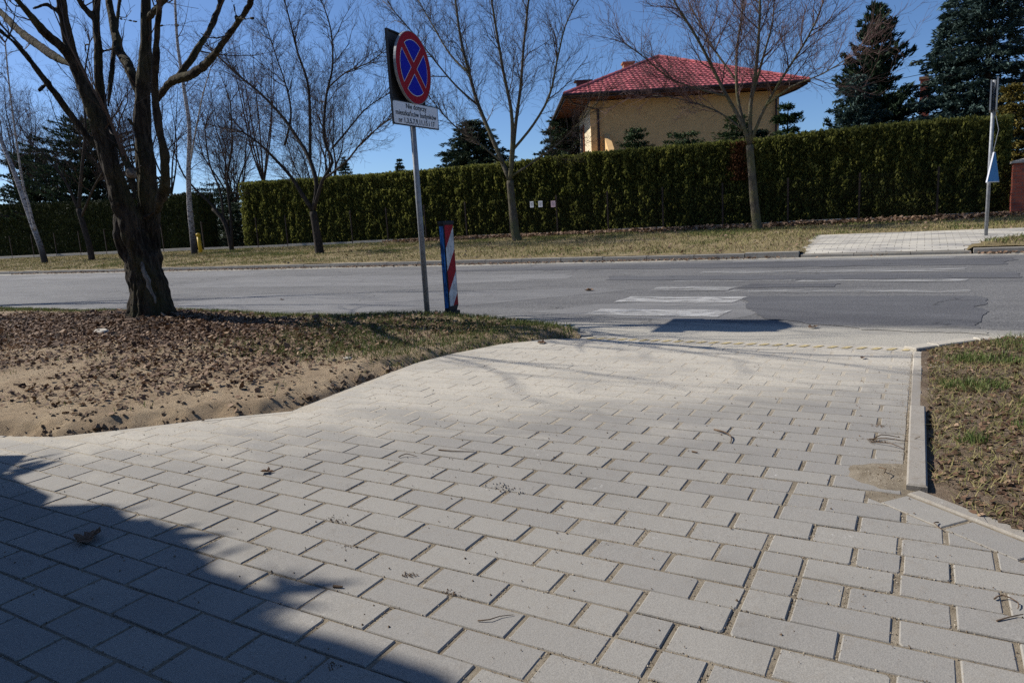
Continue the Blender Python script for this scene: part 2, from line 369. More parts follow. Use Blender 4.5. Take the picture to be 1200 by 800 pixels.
LIMBS = {
 'BIG': [
  [(-7.77,5.0,-0.04,0.299),(-7.75,5.0,0.22,0.278),(-7.76,5.0,0.62,0.256),(-7.84,5.0,0.97,0.236),(-7.91,5.0,1.31,0.215)],
  [(-7.68,4.9,0.63,0.174),(-7.73,4.88,1.25,0.157),(-7.78,4.84,1.59,0.14),(-7.81,4.81,1.86,0.124),(-7.89,4.77,2.41,0.107),(-8.0,4.73,2.82,0.091),(-8.03,4.69,3.13,0.076),(-7.96,4.64,3.54,0.06),(-7.84,4.6,4.0,0.044)],
  [(-8.06,4.75,2.86,0.079),(-8.0,4.59,3.06,0.067),(-7.86,4.38,3.13,0.055),(-7.87,4.15,3.41,0.043),(-7.81,3.9,3.65,0.032)],
  [(-8.11,4.75,2.91,0.075),(-8.69,4.87,3.13,0.068),(-9.57,5.03,3.56,0.062),(-10.32,5.21,3.97,0.054),(-11.23,5.4,4.49,0.046)],
  [(-8.01,4.85,2.0,0.062),(-8.19,4.77,2.27,0.056),(-8.28,4.68,2.5,0.05),(-8.34,4.57,2.74,0.044),(-8.45,4.45,3.03,0.038),(-8.49,4.33,3.19,0.032),(-8.6,4.2,3.35,0.027)],
  [(-8.02,5.0,1.56,0.088),(-8.1,5.05,1.99,0.081),(-8.24,5.11,2.35,0.074),(-8.38,5.17,2.7,0.067),(-8.42,5.25,3.2,0.06),(-8.47,5.32,3.6,0.052),(-8.4,5.4,4.06,0.045)],
  [(-8.15,5.1,2.52,0.044),(-8.28,5.31,3.04,0.04),(-8.52,5.59,3.56,0.036),(-8.75,5.9,4.21,0.032)],
  [(-7.44,4.8,1.43,0.065),(-7.49,4.83,1.7,0.056),(-7.64,4.86,1.94,0.047),(-7.81,4.9,2.16,0.038)],
  [(-7.68,5.1,0.51,0.188),(-7.73,5.12,0.96,0.169),(-7.67,5.14,1.77,0.148),(-7.68,5.17,2.24,0.129),(-7.6,5.2,2.7,0.11),(-7.52,5.23,3.05,0.092),(-7.49,5.27,3.41,0.074),(-7.45,5.3,3.84,0.056)],
  [(-7.7,5.2,2.53,0.082),(-7.91,5.27,2.93,0.075),(-8.2,5.37,3.18,0.069),(-8.4,5.47,3.52,0.062),(-8.59,5.58,3.86,0.054),(-8.77,5.7,4.31,0.047)],
  [(-7.53,4.95,1.24,0.081),(-7.28,4.93,1.31,0.075),(-7.08,4.9,1.47,0.069),(-6.94,4.87,1.79,0.063),(-6.92,4.84,2.3,0.057),(-6.84,4.81,2.58,0.052),(-6.67,4.77,2.92,0.047),(-6.55,4.74,3.13,0.042),(-6.34,4.7,3.43,0.036)],
  [(-7.2,5.05,2.45,0.069),(-6.86,5.01,2.6,0.062),(-6.43,4.95,2.61,0.056),(-6.07,4.89,2.68,0.05),(-5.78,4.82,2.77,0.044),(-5.5,4.75,2.86,0.039),(-5.22,4.68,2.96,0.034),(-5.0,4.6,3.1,0.029)],
  [(-6.85,5.0,2.59,0.053),(-6.66,5.09,2.76,0.049),(-6.56,5.2,2.96,0.046),(-6.56,5.33,3.12,0.043),(-6.55,5.46,3.34,0.04),(-6.53,5.6,3.6,0.036)],
  [(-7.53,5.3,3.38,0.052),(-7.13,5.17,3.42,0.043),(-6.62,5.0,3.44,0.034)],
  [(-8.45,5.3,3.54,0.045),(-8.52,5.21,3.69,0.04),(-8.48,5.1,3.84,0.034)],
  [(-8.01,4.6,3.42,0.036),(-8.07,4.55,3.49,0.031),(-8.11,4.48,3.46,0.027),(-8.09,4.4,3.42,0.022)],
  [(-5.44,4.7,2.92,0.015),(-5.29,4.66,2.87,0.011),(-5.08,4.6,2.83,0.007)],
  [(-5.41,4.7,2.92,0.011),(-5.38,4.66,3.01,0.009),(-5.34,4.6,3.06,0.007)],
  [(-6.78,4.9,3.12,0.013),(-6.42,4.77,3.04,0.009),(-6.06,4.6,2.94,0.006)],
  [(-8.46,5.6,3.63,0.015),(-7.71,5.3,3.4,0.01)],
  [(-8.42,5.3,3.2,0.025),(-8.22,5.26,3.18,0.02),(-8.01,5.2,3.17,0.015)],
  [(-8.52,5.2,2.99,0.02),(-8.44,5.11,3.22,0.017),(-8.15,5.0,3.18,0.014)],
  [(-7.54,5.0,2.2,0.038),(-7.57,4.96,2.29,0.03),(-7.51,4.9,2.3,0.023)],
  [(-8.31,4.6,2.76,0.028),(-8.42,4.56,2.71,0.023),(-8.39,4.5,2.66,0.019)],
  [(-7.79,4.4,3.12,0.017),(-7.85,4.36,3.15,0.013),(-7.88,4.3,3.14,0.009)],
 ],
 'T2': [
  [(-17.14,17.19,0.21,0.182),(-17.15,17.19,0.46,0.168),(-17.18,17.19,0.94,0.153),(-17.24,17.19,1.59,0.139)],
  [(-17.25,17.2,1.59,0.111),(-17.5,17.06,2.13,0.097),(-17.73,16.87,2.72,0.083),(-18.1,16.66,3.27,0.069),(-18.51,16.43,3.81,0.055),(-18.94,16.2,4.2,0.041)],
  [(-17.25,17.2,1.59,0.125),(-17.08,17.3,2.42,0.112),(-17.4,17.42,3.29,0.099),(-17.97,17.56,3.98,0.087),(-18.64,17.71,4.7,0.075),(-19.7,17.87,5.6,0.063),(-20.92,18.03,6.44,0.051),(-22.03,18.2,7.25,0.038)],
  [(-17.45,17.5,3.3,0.084),(-17.13,17.37,4.6,0.071),(-16.92,17.2,5.56,0.059),(-17.02,17.01,6.43,0.048),(-16.98,16.81,7.16,0.037),(-16.93,16.6,7.87,0.026)],
  [(-17.19,17.2,1.69,0.097),(-16.77,17.27,2.55,0.086),(-16.35,17.36,3.09,0.076),(-16.7,17.45,3.84,0.066),(-16.56,17.56,5.06,0.056),(-16.25,17.67,6.02,0.046),(-16.28,17.78,7.13,0.036),(-16.63,17.9,8.0,0.027)],
  [(-16.8,17.3,2.56,0.055),(-15.57,17.11,3.01,0.045),(-14.62,16.86,3.5,0.035),(-13.46,16.59,3.91,0.026),(-12.38,16.3,4.12,0.018)],
  [(-16.37,17.4,3.5,0.054),(-15.96,17.67,3.98,0.043),(-15.36,18.01,4.65,0.031),(-14.84,18.4,5.03,0.02)],
  [(-16.52,17.6,5.36,0.041),(-15.51,17.41,5.68,0.033),(-14.36,17.17,5.76,0.025),(-13.62,16.9,5.88,0.018)],
  [(-18.76,17.7,3.85,0.058),(-18.42,17.81,4.79,0.048),(-18.66,17.96,5.79,0.039),(-19.14,18.12,6.84,0.031),(-19.64,18.3,7.91,0.022)],
 ],
 'T3': [
  [(-10.83,19.28,0.32,0.198),(-10.9,19.28,0.48,0.176),(-10.96,19.28,1.32,0.153),(-11.0,19.28,2.14,0.13)],
  [(-11.01,19.3,2.14,0.118),(-11.31,19.37,2.79,0.107),(-11.66,19.46,3.5,0.096),(-12.16,19.55,4.62,0.085),(-12.46,19.66,5.53,0.074),(-12.75,19.77,6.54,0.063),(-12.92,19.88,7.54,0.052),(-13.05,20.0,8.44,0.04)],
  [(-11.01,19.3,2.14,0.104),(-10.8,19.22,3.3,0.091),(-10.73,19.11,4.2,0.078),(-10.86,19.0,5.29,0.066),(-10.93,18.87,6.35,0.054),(-10.96,18.74,7.2,0.042),(-10.94,18.6,7.76,0.03)],
  [(-11.02,19.4,2.28,0.092),(-10.8,19.47,3.78,0.079),(-10.61,19.57,4.88,0.067),(-10.5,19.67,5.97,0.055),(-10.31,19.78,7.3,0.043),(-10.29,19.9,7.85,0.031)],
  [(-10.85,19.3,3.03,0.065),(-10.06,19.21,3.68,0.055),(-9.44,19.1,4.4,0.047),(-9.08,18.97,5.29,0.038),(-8.72,18.84,6.13,0.031),(-8.25,18.7,6.67,0.023)],
  [(-11.22,19.3,2.68,0.052),(-12.0,19.06,3.41,0.041),(-12.58,18.75,3.92,0.03),(-13.1,18.4,4.7,0.019)],
  [(-12.12,19.5,4.51,0.053),(-12.75,19.33,5.14,0.045),(-13.26,19.11,5.85,0.036),(-13.96,18.86,6.87,0.028),(-14.44,18.6,7.55,0.02)],
  [(-12.42,19.6,5.51,0.053),(-13.23,19.81,6.24,0.043),(-14.08,20.09,7.41,0.032),(-14.74,20.4,8.28,0.021)],
  [(-10.97,19.3,2.26,0.052),(-10.2,19.57,2.7,0.041),(-9.37,19.91,3.29,0.03),(-8.47,20.3,4.23,0.019)],
 ],
 'T4': [
  [(-3.73,19.49,0.31,0.168),(-3.77,19.49,0.53,0.149),(-3.85,19.49,1.25,0.13),(-3.95,19.49,2.51,0.11)],
  [(-3.95,19.5,2.51,0.088),(-4.12,19.4,3.06,0.078),(-4.56,19.26,3.94,0.067),(-4.94,19.11,4.8,0.057),(-5.24,18.95,5.42,0.047),(-5.58,18.78,6.03,0.037),(-5.76,18.6,6.46,0.027)],
  [(-3.95,19.5,2.51,0.077),(-4.24,19.6,3.55,0.067),(-4.33,19.73,4.19,0.058),(-4.34,19.88,5.06,0.048),(-4.26,20.04,5.75,0.038),(-4.25,20.2,6.39,0.028)],
  [(-3.94,19.5,2.55,0.088),(-3.92,19.46,3.5,0.076),(-3.78,19.4,4.3,0.064),(-3.7,19.34,5.15,0.053),(-3.66,19.27,5.92,0.042),(-3.71,19.2,6.48,0.031)],
  [(-3.88,19.4,3.64,0.054),(-3.63,19.59,4.67,0.043),(-3.46,19.83,5.49,0.032),(-3.47,20.1,6.36,0.022)],
  [(-3.93,19.5,2.58,0.066),(-3.6,19.41,3.3,0.056),(-3.21,19.3,3.91,0.046),(-2.7,19.17,4.6,0.037),(-2.35,19.04,5.14,0.028),(-2.14,18.9,5.68,0.02)],
  [(-4.46,19.2,3.76,0.044),(-5.19,18.97,4.02,0.037),(-5.82,18.68,4.34,0.03),(-6.28,18.35,4.81,0.023),(-6.71,18.0,5.2,0.016)],
  [(-3.5,19.3,3.43,0.043),(-2.88,19.03,3.75,0.033),(-2.15,18.69,3.89,0.023),(-1.6,18.3,4.08,0.014)],
  [(-4.37,19.9,4.22,0.045),(-5.0,20.14,5.13,0.036),(-5.49,20.45,5.98,0.027),(-5.92,20.8,6.77,0.018)],
  [(-4.11,19.4,2.9,0.044),(-4.7,19.19,3.41,0.035),(-5.58,18.91,3.8,0.026),(-6.22,18.6,3.93,0.017)],
 ],
 'BIRCH1': [
  [(-34.13,17.34,0.2,0.173),(-34.3,17.36,0.92,0.156),(-34.65,17.38,1.77,0.141),(-35.15,17.41,3.05,0.125),(-35.73,17.44,4.59,0.109),(-36.37,17.47,5.97,0.093),(-36.67,17.5,7.86,0.077)],
  [(-34.53,17.35,1.69,0.096),(-34.57,17.3,2.82,0.086),(-34.63,17.23,3.76,0.076),(-34.43,17.16,5.38,0.065),(-34.12,17.08,7.48,0.055),(-33.68,17.0,9.47,0.045)],
 ],
 'DARK': [
  [(-31.16,17.75,0.22,0.166),(-31.21,17.75,0.99,0.154),(-31.42,17.75,1.84,0.141),(-31.57,17.75,2.46,0.129)],
  [(-31.58,17.75,2.43,0.092),(-31.8,17.55,3.56,0.073),(-32.22,17.29,4.47,0.054),(-32.77,17.0,5.21,0.036)],
  [(-31.58,17.75,2.43,0.11),(-31.05,17.85,4.04,0.091),(-30.55,17.99,5.74,0.071),(-30.46,18.14,7.46,0.053),(-29.86,18.3,9.07,0.035)],
  [(-31.48,17.75,2.09,0.074),(-29.95,17.6,3.25,0.059),(-28.47,17.41,4.15,0.046),(-27.43,17.2,5.66,0.033)],
 ],
 'BIRCH2': [
  [(-25.74,18.84,0.3,0.157),(-25.7,18.84,1.26,0.141),(-25.65,18.84,2.28,0.125),(-25.43,18.84,3.6,0.109),(-25.04,18.84,5.2,0.093),(-25.06,18.84,6.8,0.078),(-25.09,18.84,8.38,0.063),(-24.91,18.84,9.88,0.049)],
  [(-25.34,18.84,3.76,0.051),(-24.48,18.72,5.13,0.041),(-23.64,18.57,6.27,0.032),(-22.83,18.4,7.04,0.023)],
 ],
 'THICK': [
  [(-24.89,20.0,0.3,0.124),(-24.97,20.0,1.01,0.118),(-25.18,20.0,1.61,0.112),(-25.73,20.0,2.1,0.107)],
  [(-25.18,20.0,1.61,0.089),(-25.66,19.89,2.27,0.075),(-26.22,19.74,2.83,0.062),(-26.78,19.58,3.56,0.049),(-26.91,19.4,4.43,0.035)],
  [(-24.86,20.0,0.48,0.089),(-24.82,20.09,1.87,0.075),(-24.93,20.22,3.26,0.062),(-24.54,20.35,4.59,0.048),(-24.51,20.5,6.28,0.035)],
  [(-25.19,20.0,1.54,0.071),(-25.37,20.16,2.77,0.059),(-26.1,20.37,4.05,0.048),(-26.39,20.6,5.49,0.036)],
 ],
}
# ------------------------------------------------------------------ ground and terrain
def far_z(y):
    return float(np.interp(y, [14.28, 14.32, 18, 21, 23, 60, 400], [.07, .10, .27, .385, .42, .42, .42]))

def grid(name, xs, ys, zf, mat, kind='structure', inside=None, parent=None, smooth=True):
    V = [(x, y, zf(x, y)) for y in ys for x in xs]
    nx = len(xs)
    F = []
    for j in range(len(ys) - 1):
        for i in range(nx - 1):
            if inside is None or inside((xs[i] + xs[i + 1]) / 2, (ys[j] + ys[j + 1]) / 2):
                F.append((j * nx + i, j * nx + i + 1, (j + 1) * nx + i + 1, (j + 1) * nx + i))
    o = link(name, pymesh(name, V, F, smooth), parent, mat)
    if kind: o['kind'] = kind
    return o

def frange(a, b, s):
    n = max(1, int(round((b - a) / s))); return [a + (b - a) * i / n for i in range(n + 1)]

g = MB(); g.add([(-2500, -2500, -.45), (2500, -2500, -.45), (2500, 3000, -.45), (-2500, 3000, -.45)], [(0, 1, 2, 3)])
tag(g.build('ground', M['verge']), kind='structure')
# garden soil behind the far hedge, level with the verge
g = MB(); g.add([(-400, 21.0, .385), (400, 21.0, .385), (400, 23, .42), (-400, 23, .42), (400, 600, .42), (-400, 600, .42)], [(0, 1, 2, 3), (3, 2, 4, 5)])
tag(g.build('garden_ground', M['verge']), kind='structure')

ROAD_Z = -.02
road = grid('road', frange(-90, -14, 4) + frange(-13.5, 8, .5) + frange(10, 60, 4), frange(5.33, 14.25, .45), lambda x, y: ROAD_Z + .03 * math.sin(math.pi * min(max((y - 5.3) / 8.9, 0), 1)) * 0.0, M['asphalt'])

def sheet(name, poly, z, mat, parent, jag=0.0):
    P = []
    for i, p in enumerate(poly):
        q = poly[(i + 1) % len(poly)]
        n = max(1, int(math.dist(p, q) / .05)) if jag else 1
        for k in range(n):
            t = k / n; x, y = p[0] + (q[0] - p[0]) * t, p[1] + (q[1] - p[1]) * t
            P.append((x + jag * (mnoise.noise(Vector((x * 3, y * 3, 1))) + .35 * mnoise.noise(Vector((x * 14, y * 14, 1)))), y + jag * (mnoise.noise(Vector((x * 3, y * 3, 7))) + .35 * mnoise.noise(Vector((x * 14, y * 14, 5))))))
    b = MB(); b.add([(x, y, z) for x, y in P], [tuple(range(len(P)))])
    return b.build(name, mat, parent)

# repair patches and zebra stripes on the road
sheet('patch', [(-1.75, 8.25), (.5, 8.35), (.42, 6.05), (-.4, 6.2), (-1.15, 6.55), (-1.45, 7.2)], ROAD_Z + .004, M['asphalt_new'], road, .10)
sheet('patch', [(-2.6, 10.05), (1.0, 10.1), (1.05, 10.85), (-1.9, 10.75), (-4.4, 10.8), (-4.2, 10.2)], ROAD_Z + .004, M['asphalt_new'], road, .10)
sheet('patch', [(-9, 12.3), (1.1, 11.95), (1.2, 13.15), (-3, 13.2), (-7.5, 13.0)], ROAD_Z + .004, M['asphalt_new'], road, .14)
sheet('patch', [(-2.0, 9.05), (-.9, 9.2), (-.85, 9.55), (-1.9, 9.55)], ROAD_Z + .004, M['asphalt_new'], road, .06)
sheet('patch', [(-14, 9.3), (-7.4, 9.4), (-5.0, 10.6), (-5.4, 11.4), (-14, 11.6)], ROAD_Z + .0015, M['asphalt_mid'], road, .10)
sheet('patch', [(-10, 6.6), (-5.9, 6.5), (-4.7, 7.3), (-3.3, 8.9), (-4.0, 9.1), (-7.0, 8.4), (-10, 8.2)], ROAD_Z + .0015, M['asphalt_mid'], road, .08)
sheet('patch', [(-3.7, 6.75), (-1.55, 6.3), (-1.3, 7.0), (-1.75, 8.0), (-3.2, 7.45)], ROAD_Z + .0015, M['asphalt_mid'], road, .06)
sheet('patch', [(-26, 11.9), (-15, 11.7), (-14.4, 13.3), (-26, 13.2)], ROAD_Z + .0015, M['asphalt_mid'], road, .12)
def stripe(x0, x1, y0, y1):
    o = sheet('zebra_stripe', [(x0, y0), (x1, y0), (x1 + .04, y1), (x0 + .03, y1)], ROAD_Z + .0085, M['paint' if y1 < 8.2 else 'paint_old'], road, .05)
    return o
stripe(-3.0, -1.62, 6.62, 7.05)
stripe(-3.06, -1.72, 7.62, 8.12)
stripe(-3.05, -2.05, 8.78, 9.2); stripe(-2.02, .42, 8.62, 8.82)
stripe(-3.08, -1.5, 9.85, 10.02); stripe(-1.4, .45, 9.72, 9.98)
stripe(-3.05, .5, 11.0, 11.42); stripe(-3.0, .45, 13.25, 13.55)

# ------------------------------------------------------------------ the block pavement
ROW, PIT = .1176, .234
EDGE_L = [(-5.2, 1.50), (-4.25, 1.78), (-3.93, 1.88), (-3.70, 2.08), (-3.39, 2.39), (-3.02, 2.70), (-3.06, 3.10), (-3.11, 3.60), (-3.14, 4.05), (-3.06, 4.45), (-2.90, 4.87), (-2.66, 5.09), (-2.42, 5.20)]
PAVE = EDGE_L + [(-.025, 5.22), (-.02, 2.63), (-.015, 2.625), (.30, 2.36), (1.2, 1.60), (1.2, -3.0), (-5.2, -3.0)]
def in_poly(x, y, P):
    c = False; n = len(P)
    for i in range(n):
        (x1, y1), (x2, y2) = P[i], P[(i + 1) % n]
        if (y1 > y) != (y2 > y) and x < (x2 - x1) * (y - y1) / (y2 - y1) + x1: c = not c
    return c
def dist_line(x, y, P):
    d = 9e9
    for (x1, y1), (x2, y2) in zip(P[:-1], P[1:]):
        L2 = (x2 - x1) ** 2 + (y2 - y1) ** 2
        t = min(max(((x - x1) * (x2 - x1) + (y - y1) * (y2 - y1)) / L2, 0), 1)
        d = min(d, math.hypot(x - x1 - t * (x2 - x1), y - y1 - t * (y2 - y1)))
    return d
DIAG0, DIAG1 = Vector((-.02, 2.63)), Vector((.30, 2.36))          # lower edge of the diagonal kerb
DIAGD = (DIAG1 - DIAG0).normalized(); DIAGN = Vector((-DIAGD.y, DIAGD.x))    # normal towards the soil

def sand_z(x, y):
    s = -.596 * x + .803 * y
    d = sm(2.6, 4.0, s + .5 * fbm(x, y, 1.7, 3))
    z = min(-.0007, -.0034 + .0030 * d + .0012 * fbm(x, y, 14, 5))
    r = math.hypot((x + .08) / .15, (y - 2.80) / .19) * (1 + .55 * fbm(x, y, 9, 21))                # little heap of sand in the kerb corner
    z += .016 * max(0, 1 - r) * (1 + .8 * fbm(x, y, 12, 2))
    return z
pavement = grid('pavement', frange(-5.2, .4, .03), frange(.3, 5.22, .03), sand_z, M['sand'], inside=lambda x, y: in_poly(x, y, PAVE) or dist_line(x, y, PAVE) < .03)

def clip_half(P, a, n, off):
    """keep the part of polygon P with (p-a).n <= off"""
    out = []
    for i in range(len(P)):
        p, q = P[i], P[(i + 1) % len(P)]
        dp = (p[0] - a[0]) * n[0] + (p[1] - a[1]) * n[1] - off; dq = (q[0] - a[0]) * n[0] + (q[1] - a[1]) * n[1] - off
        if dp <= 0: out.append(p)
        if (dp < 0 < dq) or (dq < 0 < dp):
            t = dp / (dp - dq); out.append((p[0] + (q[0] - p[0]) * t, p[1] + (q[1] - p[1]) * t))
    return out
def area(P): return abs(sum(P[i][0] * P[(i + 1) % len(P)][1] - P[(i + 1) % len(P)][0] * P[i][1] for i in range(len(P)))) / 2

def prism(P, b=.0028, h=.06):
    """bevelled paving block from a convex outline"""
    n = len(P); cx = sum(p[0] for p in P) / n; cy = sum(p[1] for p in P) / n
    if sum(P[i][0] * P[(i + 1) % n][1] - P[(i + 1) % n][0] * P[i][1] for i in range(n)) < 0: P = P[::-1]
    ins = []
    for x, y in P:
        d = math.hypot(x - cx, y - cy) or 1; ins.append((x - (x - cx) / d * b * 1.35, y - (y - cy) / d * b * 1.35))
    V = [(x, y, -h) for x, y in P] + [(x, y, -b) for x, y in P] + [(x, y, 0) for x, y in ins]
    F = [tuple(range(2 * n, 3 * n))] + [(i, (i + 1) % n, n + (i + 1) % n, n + i) for i in range(n)] + [(n + i, n + (i + 1) % n, 2 * n + (i + 1) % n, 2 * n + i) for i in range(n)]
    return V, F

# lay the courses: every block is an outline in plan
blocks = []
Y0 = 2.270 - ROW * 16
prng = random.Random(21)
for r in range(-2, 46):
    yb = Y0 + r * ROW
    if yb > 5.2 or yb < .3: continue
    off = (-.367 + (.117 if (r - 16) % 2 else 0)) % PIT
    drift = .012 * mnoise.noise(Vector((r * .7, 3.3, 0)))
    x = -5.3 + (off - (-5.3)) % PIT + drift
    y_gap = .0062 + prng.uniform(-.001, .0015)
    while x < 1.0:
        head = .0118 + prng.uniform(-.004, .005)
        parts = [(x, x + PIT - head)]
        # half blocks where the courses were made to fit, near the right-hand kerb
        if -.72 < x < -.05 and 1.2 < yb < 2.42 and prng.random() < .30:
            mid = x + PIT / 2; parts = [(x, mid - head), (mid, x + PIT - head)]
        for a, b_ in parts:
            blocks.append([(a, yb), (b_, yb), (b_, yb + ROW - y_gap), (a, yb + ROW - y_gap)])
        x += PIT
def fit(P):
    cx = sum(p[0] for p in P) / 4; cy = sum(p[1] for p in P) / 4
    Q = P
    # left edging, segment by segment
    for (x1, y1), (x2, y2) in zip(EDGE_L[:-1], EDGE_L[1:]):
        L = math.hypot(x2 - x1, y2 - y1); n = (-(y2 - y1) / L, (x2 - x1) / L)
        t = ((cx - x1) * (x2 - x1) + (cy - y1) * (y2 - y1)) / (L * L)
        if -.25 < t < 1.25 and any((p[0] - x1) * n[0] + (p[1] - y1) * n[1] > -.006 for p in Q):
            if abs((cx - x1) * n[0] + (cy - y1) * n[1]) < .25: Q = clip_half(Q, (x1, y1), n, -.006)
            if len(Q) < 3: return None
    if cy > 2.6: Q = clip_half(Q, (-.031, 0), (1, 0), 0)
    Q = clip_half(Q, (0, 5.205), (0, 1), 0) if len(Q) > 2 else Q
    # soldier course along the diagonal kerb on the right
    if len(Q) > 2 and (Vector((cx, cy)) - DIAG0).dot(DIAGD) > -.06: Q = clip_half(Q, tuple(DIAG0), tuple(DIAGN), -.128)
    if len(Q) < 3 or area(Q) < .0012: return None
    mx = sum(p[0] for p in Q) / len(Q); my = sum(p[1] for p in Q) / len(Q)
    if not in_poly(mx, my, PAVE): return None
    return Q
laid = [q for q in (fit(b) for b in blocks) if q]
s = .012
while s < 1.5:                                     # blocks laid along the diagonal kerb
    L = PIT - .012
    c0 = DIAG0 + DIAGD * s; c1 = DIAG0 + DIAGD * (s + L)
    laid.append([tuple(c0 - DIAGN * .121), tuple(c1 - DIAGN * .121), tuple(c1 - DIAGN * .006), tuple(c0 - DIAGN * .006)]); s += PIT

CRm = np.array(CR)
def screen(x, y, z):
    c = CRm.T @ (np.array([x, y, z - 1.0]))
    if c[2] > -.05: return None
    return 600 + 830.7 * c[0] / -c[2], 400 - 830.7 * c[1] / -c[2], -c[2]
cand = []
for q in laid:
    mx = sum(p[0] for p in q) / len(q); my = sum(p[1] for p in q) / len(q)
    sc_ = screen(mx, my, 0)
    if sc_ is None or not (-90 < sc_[0] < 1290 and 380 < sc_[1] < 900):
        continue
    vis = 0 < sc_[0] < 1200 and sc_[1] < 800
    cand.append((area(q) / sc_[2] ** 3 * (1 if vis else .15), mx, my, q))
cand.sort(key=lambda c: -c[0])
shared = {}
tiltr = random.Random(5)
mb = MB()
for i, (a, mx, my, q) in enumerate(cand):
    loc = [(x - mx, y - my) for x, y in q]; near_ = -.596 * mx + .803 * my < 2.35
    dz = max(-.0014 if near_ else -.0002, tiltr.gauss(0, .0012 if near_ else .0007)); rx, ry = tiltr.gauss(0, .0055 if near_ else .002), tiltr.gauss(0, .0034 if near_ else .0014); rz = tiltr.gauss(0, .005)
    key = None
    if len(q) == 4 and abs(q[0][1] - q[1][1]) < 1e-9 and abs(q[1][0] - q[2][0]) < 1e-9:
        w = round((q[1][0] - q[0][0]) / .004) * .004; hgt = round((q[2][1] - q[1][1]) / .002) * .002
        chip = tiltr.choice((0, 0, 0, 1, 2, 3, 4)); key = (w, hgt, chip); loc = [(-w / 2, -hgt / 2), (w / 2, -hgt / 2), (w / 2, hgt / 2), (-w / 2, hgt / 2)]
        if chip:                                   # a knocked-off corner
            k_ = chip - 1; c_ = loc[k_]; pa, pb = loc[k_ - 1], loc[(k_ + 1) % 4]; ca_, cb_ = (.010, .006) if chip % 2 else (.005, .008)
            la, lb = math.dist(c_, pa), math.dist(c_, pb)
            loc[k_:k_ + 1] = [(c_[0] + (pa[0] - c_[0]) * ca_ / la, c_[1] + (pa[1] - c_[1]) * ca_ / la), (c_[0] + (pb[0] - c_[0]) * cb_ / lb, c_[1] + (pb[1] - c_[1]) * cb_ / lb)]
    if i < 300:
        if key and key in shared: me = shared[key]
        else:
            me = pymesh('paver', *prism(loc)); me.materials.append(M['paver'])
            if key: shared[key] = me
        o = link('paver', me, pavement)
        o.location = (mx, my, dz); o.rotation_euler = (rx, ry, rz)
    else:
        V, F = prism(loc, .0028)
        mat4 = Matrix.Translation((mx, my, dz)) @ Matrix.Rotation(rz, 4, 'Z') @ Matrix.Rotation(rx, 4, 'X') @ Matrix.Rotation(ry, 4, 'Y')
        mb.add([mat4 @ Vector(v) for v in V], F)
rest = mb.build('pavers', M['paver'], pavement); rest['kind'] = 'stuff'

# a paler course with yellow marks between the blocks and the road
strip = MB(); strip.box((-1.22, 5.262, -.032), (2.40, .085, .06), 0, .004)
strip = strip.build('marked_course', M['edging'], pavement)
for k in range(26):
    x = -2.36 + k * .0905
    b = MB(); w = .040
    b.add([(x, 5.225, .0015), (x + w, 5.225, .0015), (x + w + .035, 5.300, .0015), (x + .035, 5.300, .0015)], [(0, 1, 2, 3)])
    b.build('yellow_mark', M['yellow_paint'], strip)

# ------------------------------------------------------------------ kerbs and edging (each stone its own piece)
def stone_run(name, pts, width, top, depth, unit, mat, label, parent=None, bev=.006, side=1, zjit=.003, gap=.006, minlen=.1):
    """stones end to end along a polyline; the line is the edge of the stones, 'side' says which way they go"""
    if parent is None:
        parent = empty(name, (pts[0][0], pts[0][1], 0)); tag(parent, label, 'kerb'); 
    bx, by = parent.location.x, parent.location.y
    for (p, q) in zip(pts[:-1], pts[1:]):
        L = math.dist(p[:2], q[:2]); n = max(1, round(L / unit)); a = math.atan2(q[1] - p[1], q[0] - p[0])
        nx, ny = -math.sin(a) * side, math.cos(a) * side
        for k in range(n):
            t = (k + .5) / n; l = L / n - gap
            z0 = (p[2] + (q[2] - p[2]) * t) if len(p) > 2 else top
            b = MB(); b.box((0, 0, -depth / 2), (l, width, depth), 0, bev)
            o = b.build('kerb_stone', mat, parent)
            o.location = (p[0] + (q[0] - p[0]) * t + nx * width / 2 - bx, p[1] + (q[1] - p[1]) * t + ny * width / 2 - by, z0 + U(-zjit, zjit))
            o.rotation_euler = (U(-.006, .006), U(-.004, .004), a + U(-.004, .004))
    return parent
stone_run('edging', [(*p, -.001) for p in EDGE_L], .048, -.001, .2, .5, M['edging'], 'thin pale concrete edging between paving blocks and the dug bed under the big tree', zjit=.002, gap=.002)
rk = stone_run('edging', [(-.024, 5.20, .006), (-.024, 3.80, .002)], .052, .01, .2, .7, M['edging'], 'narrow edging stones along the right side of the block paving, before the dry bed', side=1)
stone_run('edging', [(-.022, 3.74, .030), (-.018, 2.665, .020)], .064, .03, .22, 1.05, M['edging'], '', rk, side=1, zjit=0)
stone_run('edging', [(-.015, 2.632, .006), (.30, 2.366, .006), (1.15, 1.65, .006)], .055, .006, .2, 1.0, M['edging'], '', rk, side=1, zjit=0)
stone_run('road_kerb', [(-60, 14.15, .082), (-1.98, 14.15, .082)], .15, .082, .25, .98, M['kerb'], 'long weathered concrete kerb along the far side of the road below the hedge', zjit=.012, gap=.014)
stone_run('road_kerb', [(-1.95, 14.15, .03), (.72, 14.15, .03)], .15, .03, .2, .98, M['kerb'], 'lowered kerb stones in front of the pale paved pad across the road', zjit=.003)
stone_run('road_kerb', [(.75, 14.15, .07), (20, 14.15, .085)], .15, .08, .25, .98, M['kerb'], 'far kerb beside the blue crossing sign pole', zjit=.008)
stone_run('road_kerb', [(-40, 5.83, .03), (-5.2, 5.83, .03), (-3.1, 5.80, .03)], .13, .03, .2, .98, M['kerb'], 'half buried kerb at the road edge of the bed with the striped post', zjit=.01, gap=.012)
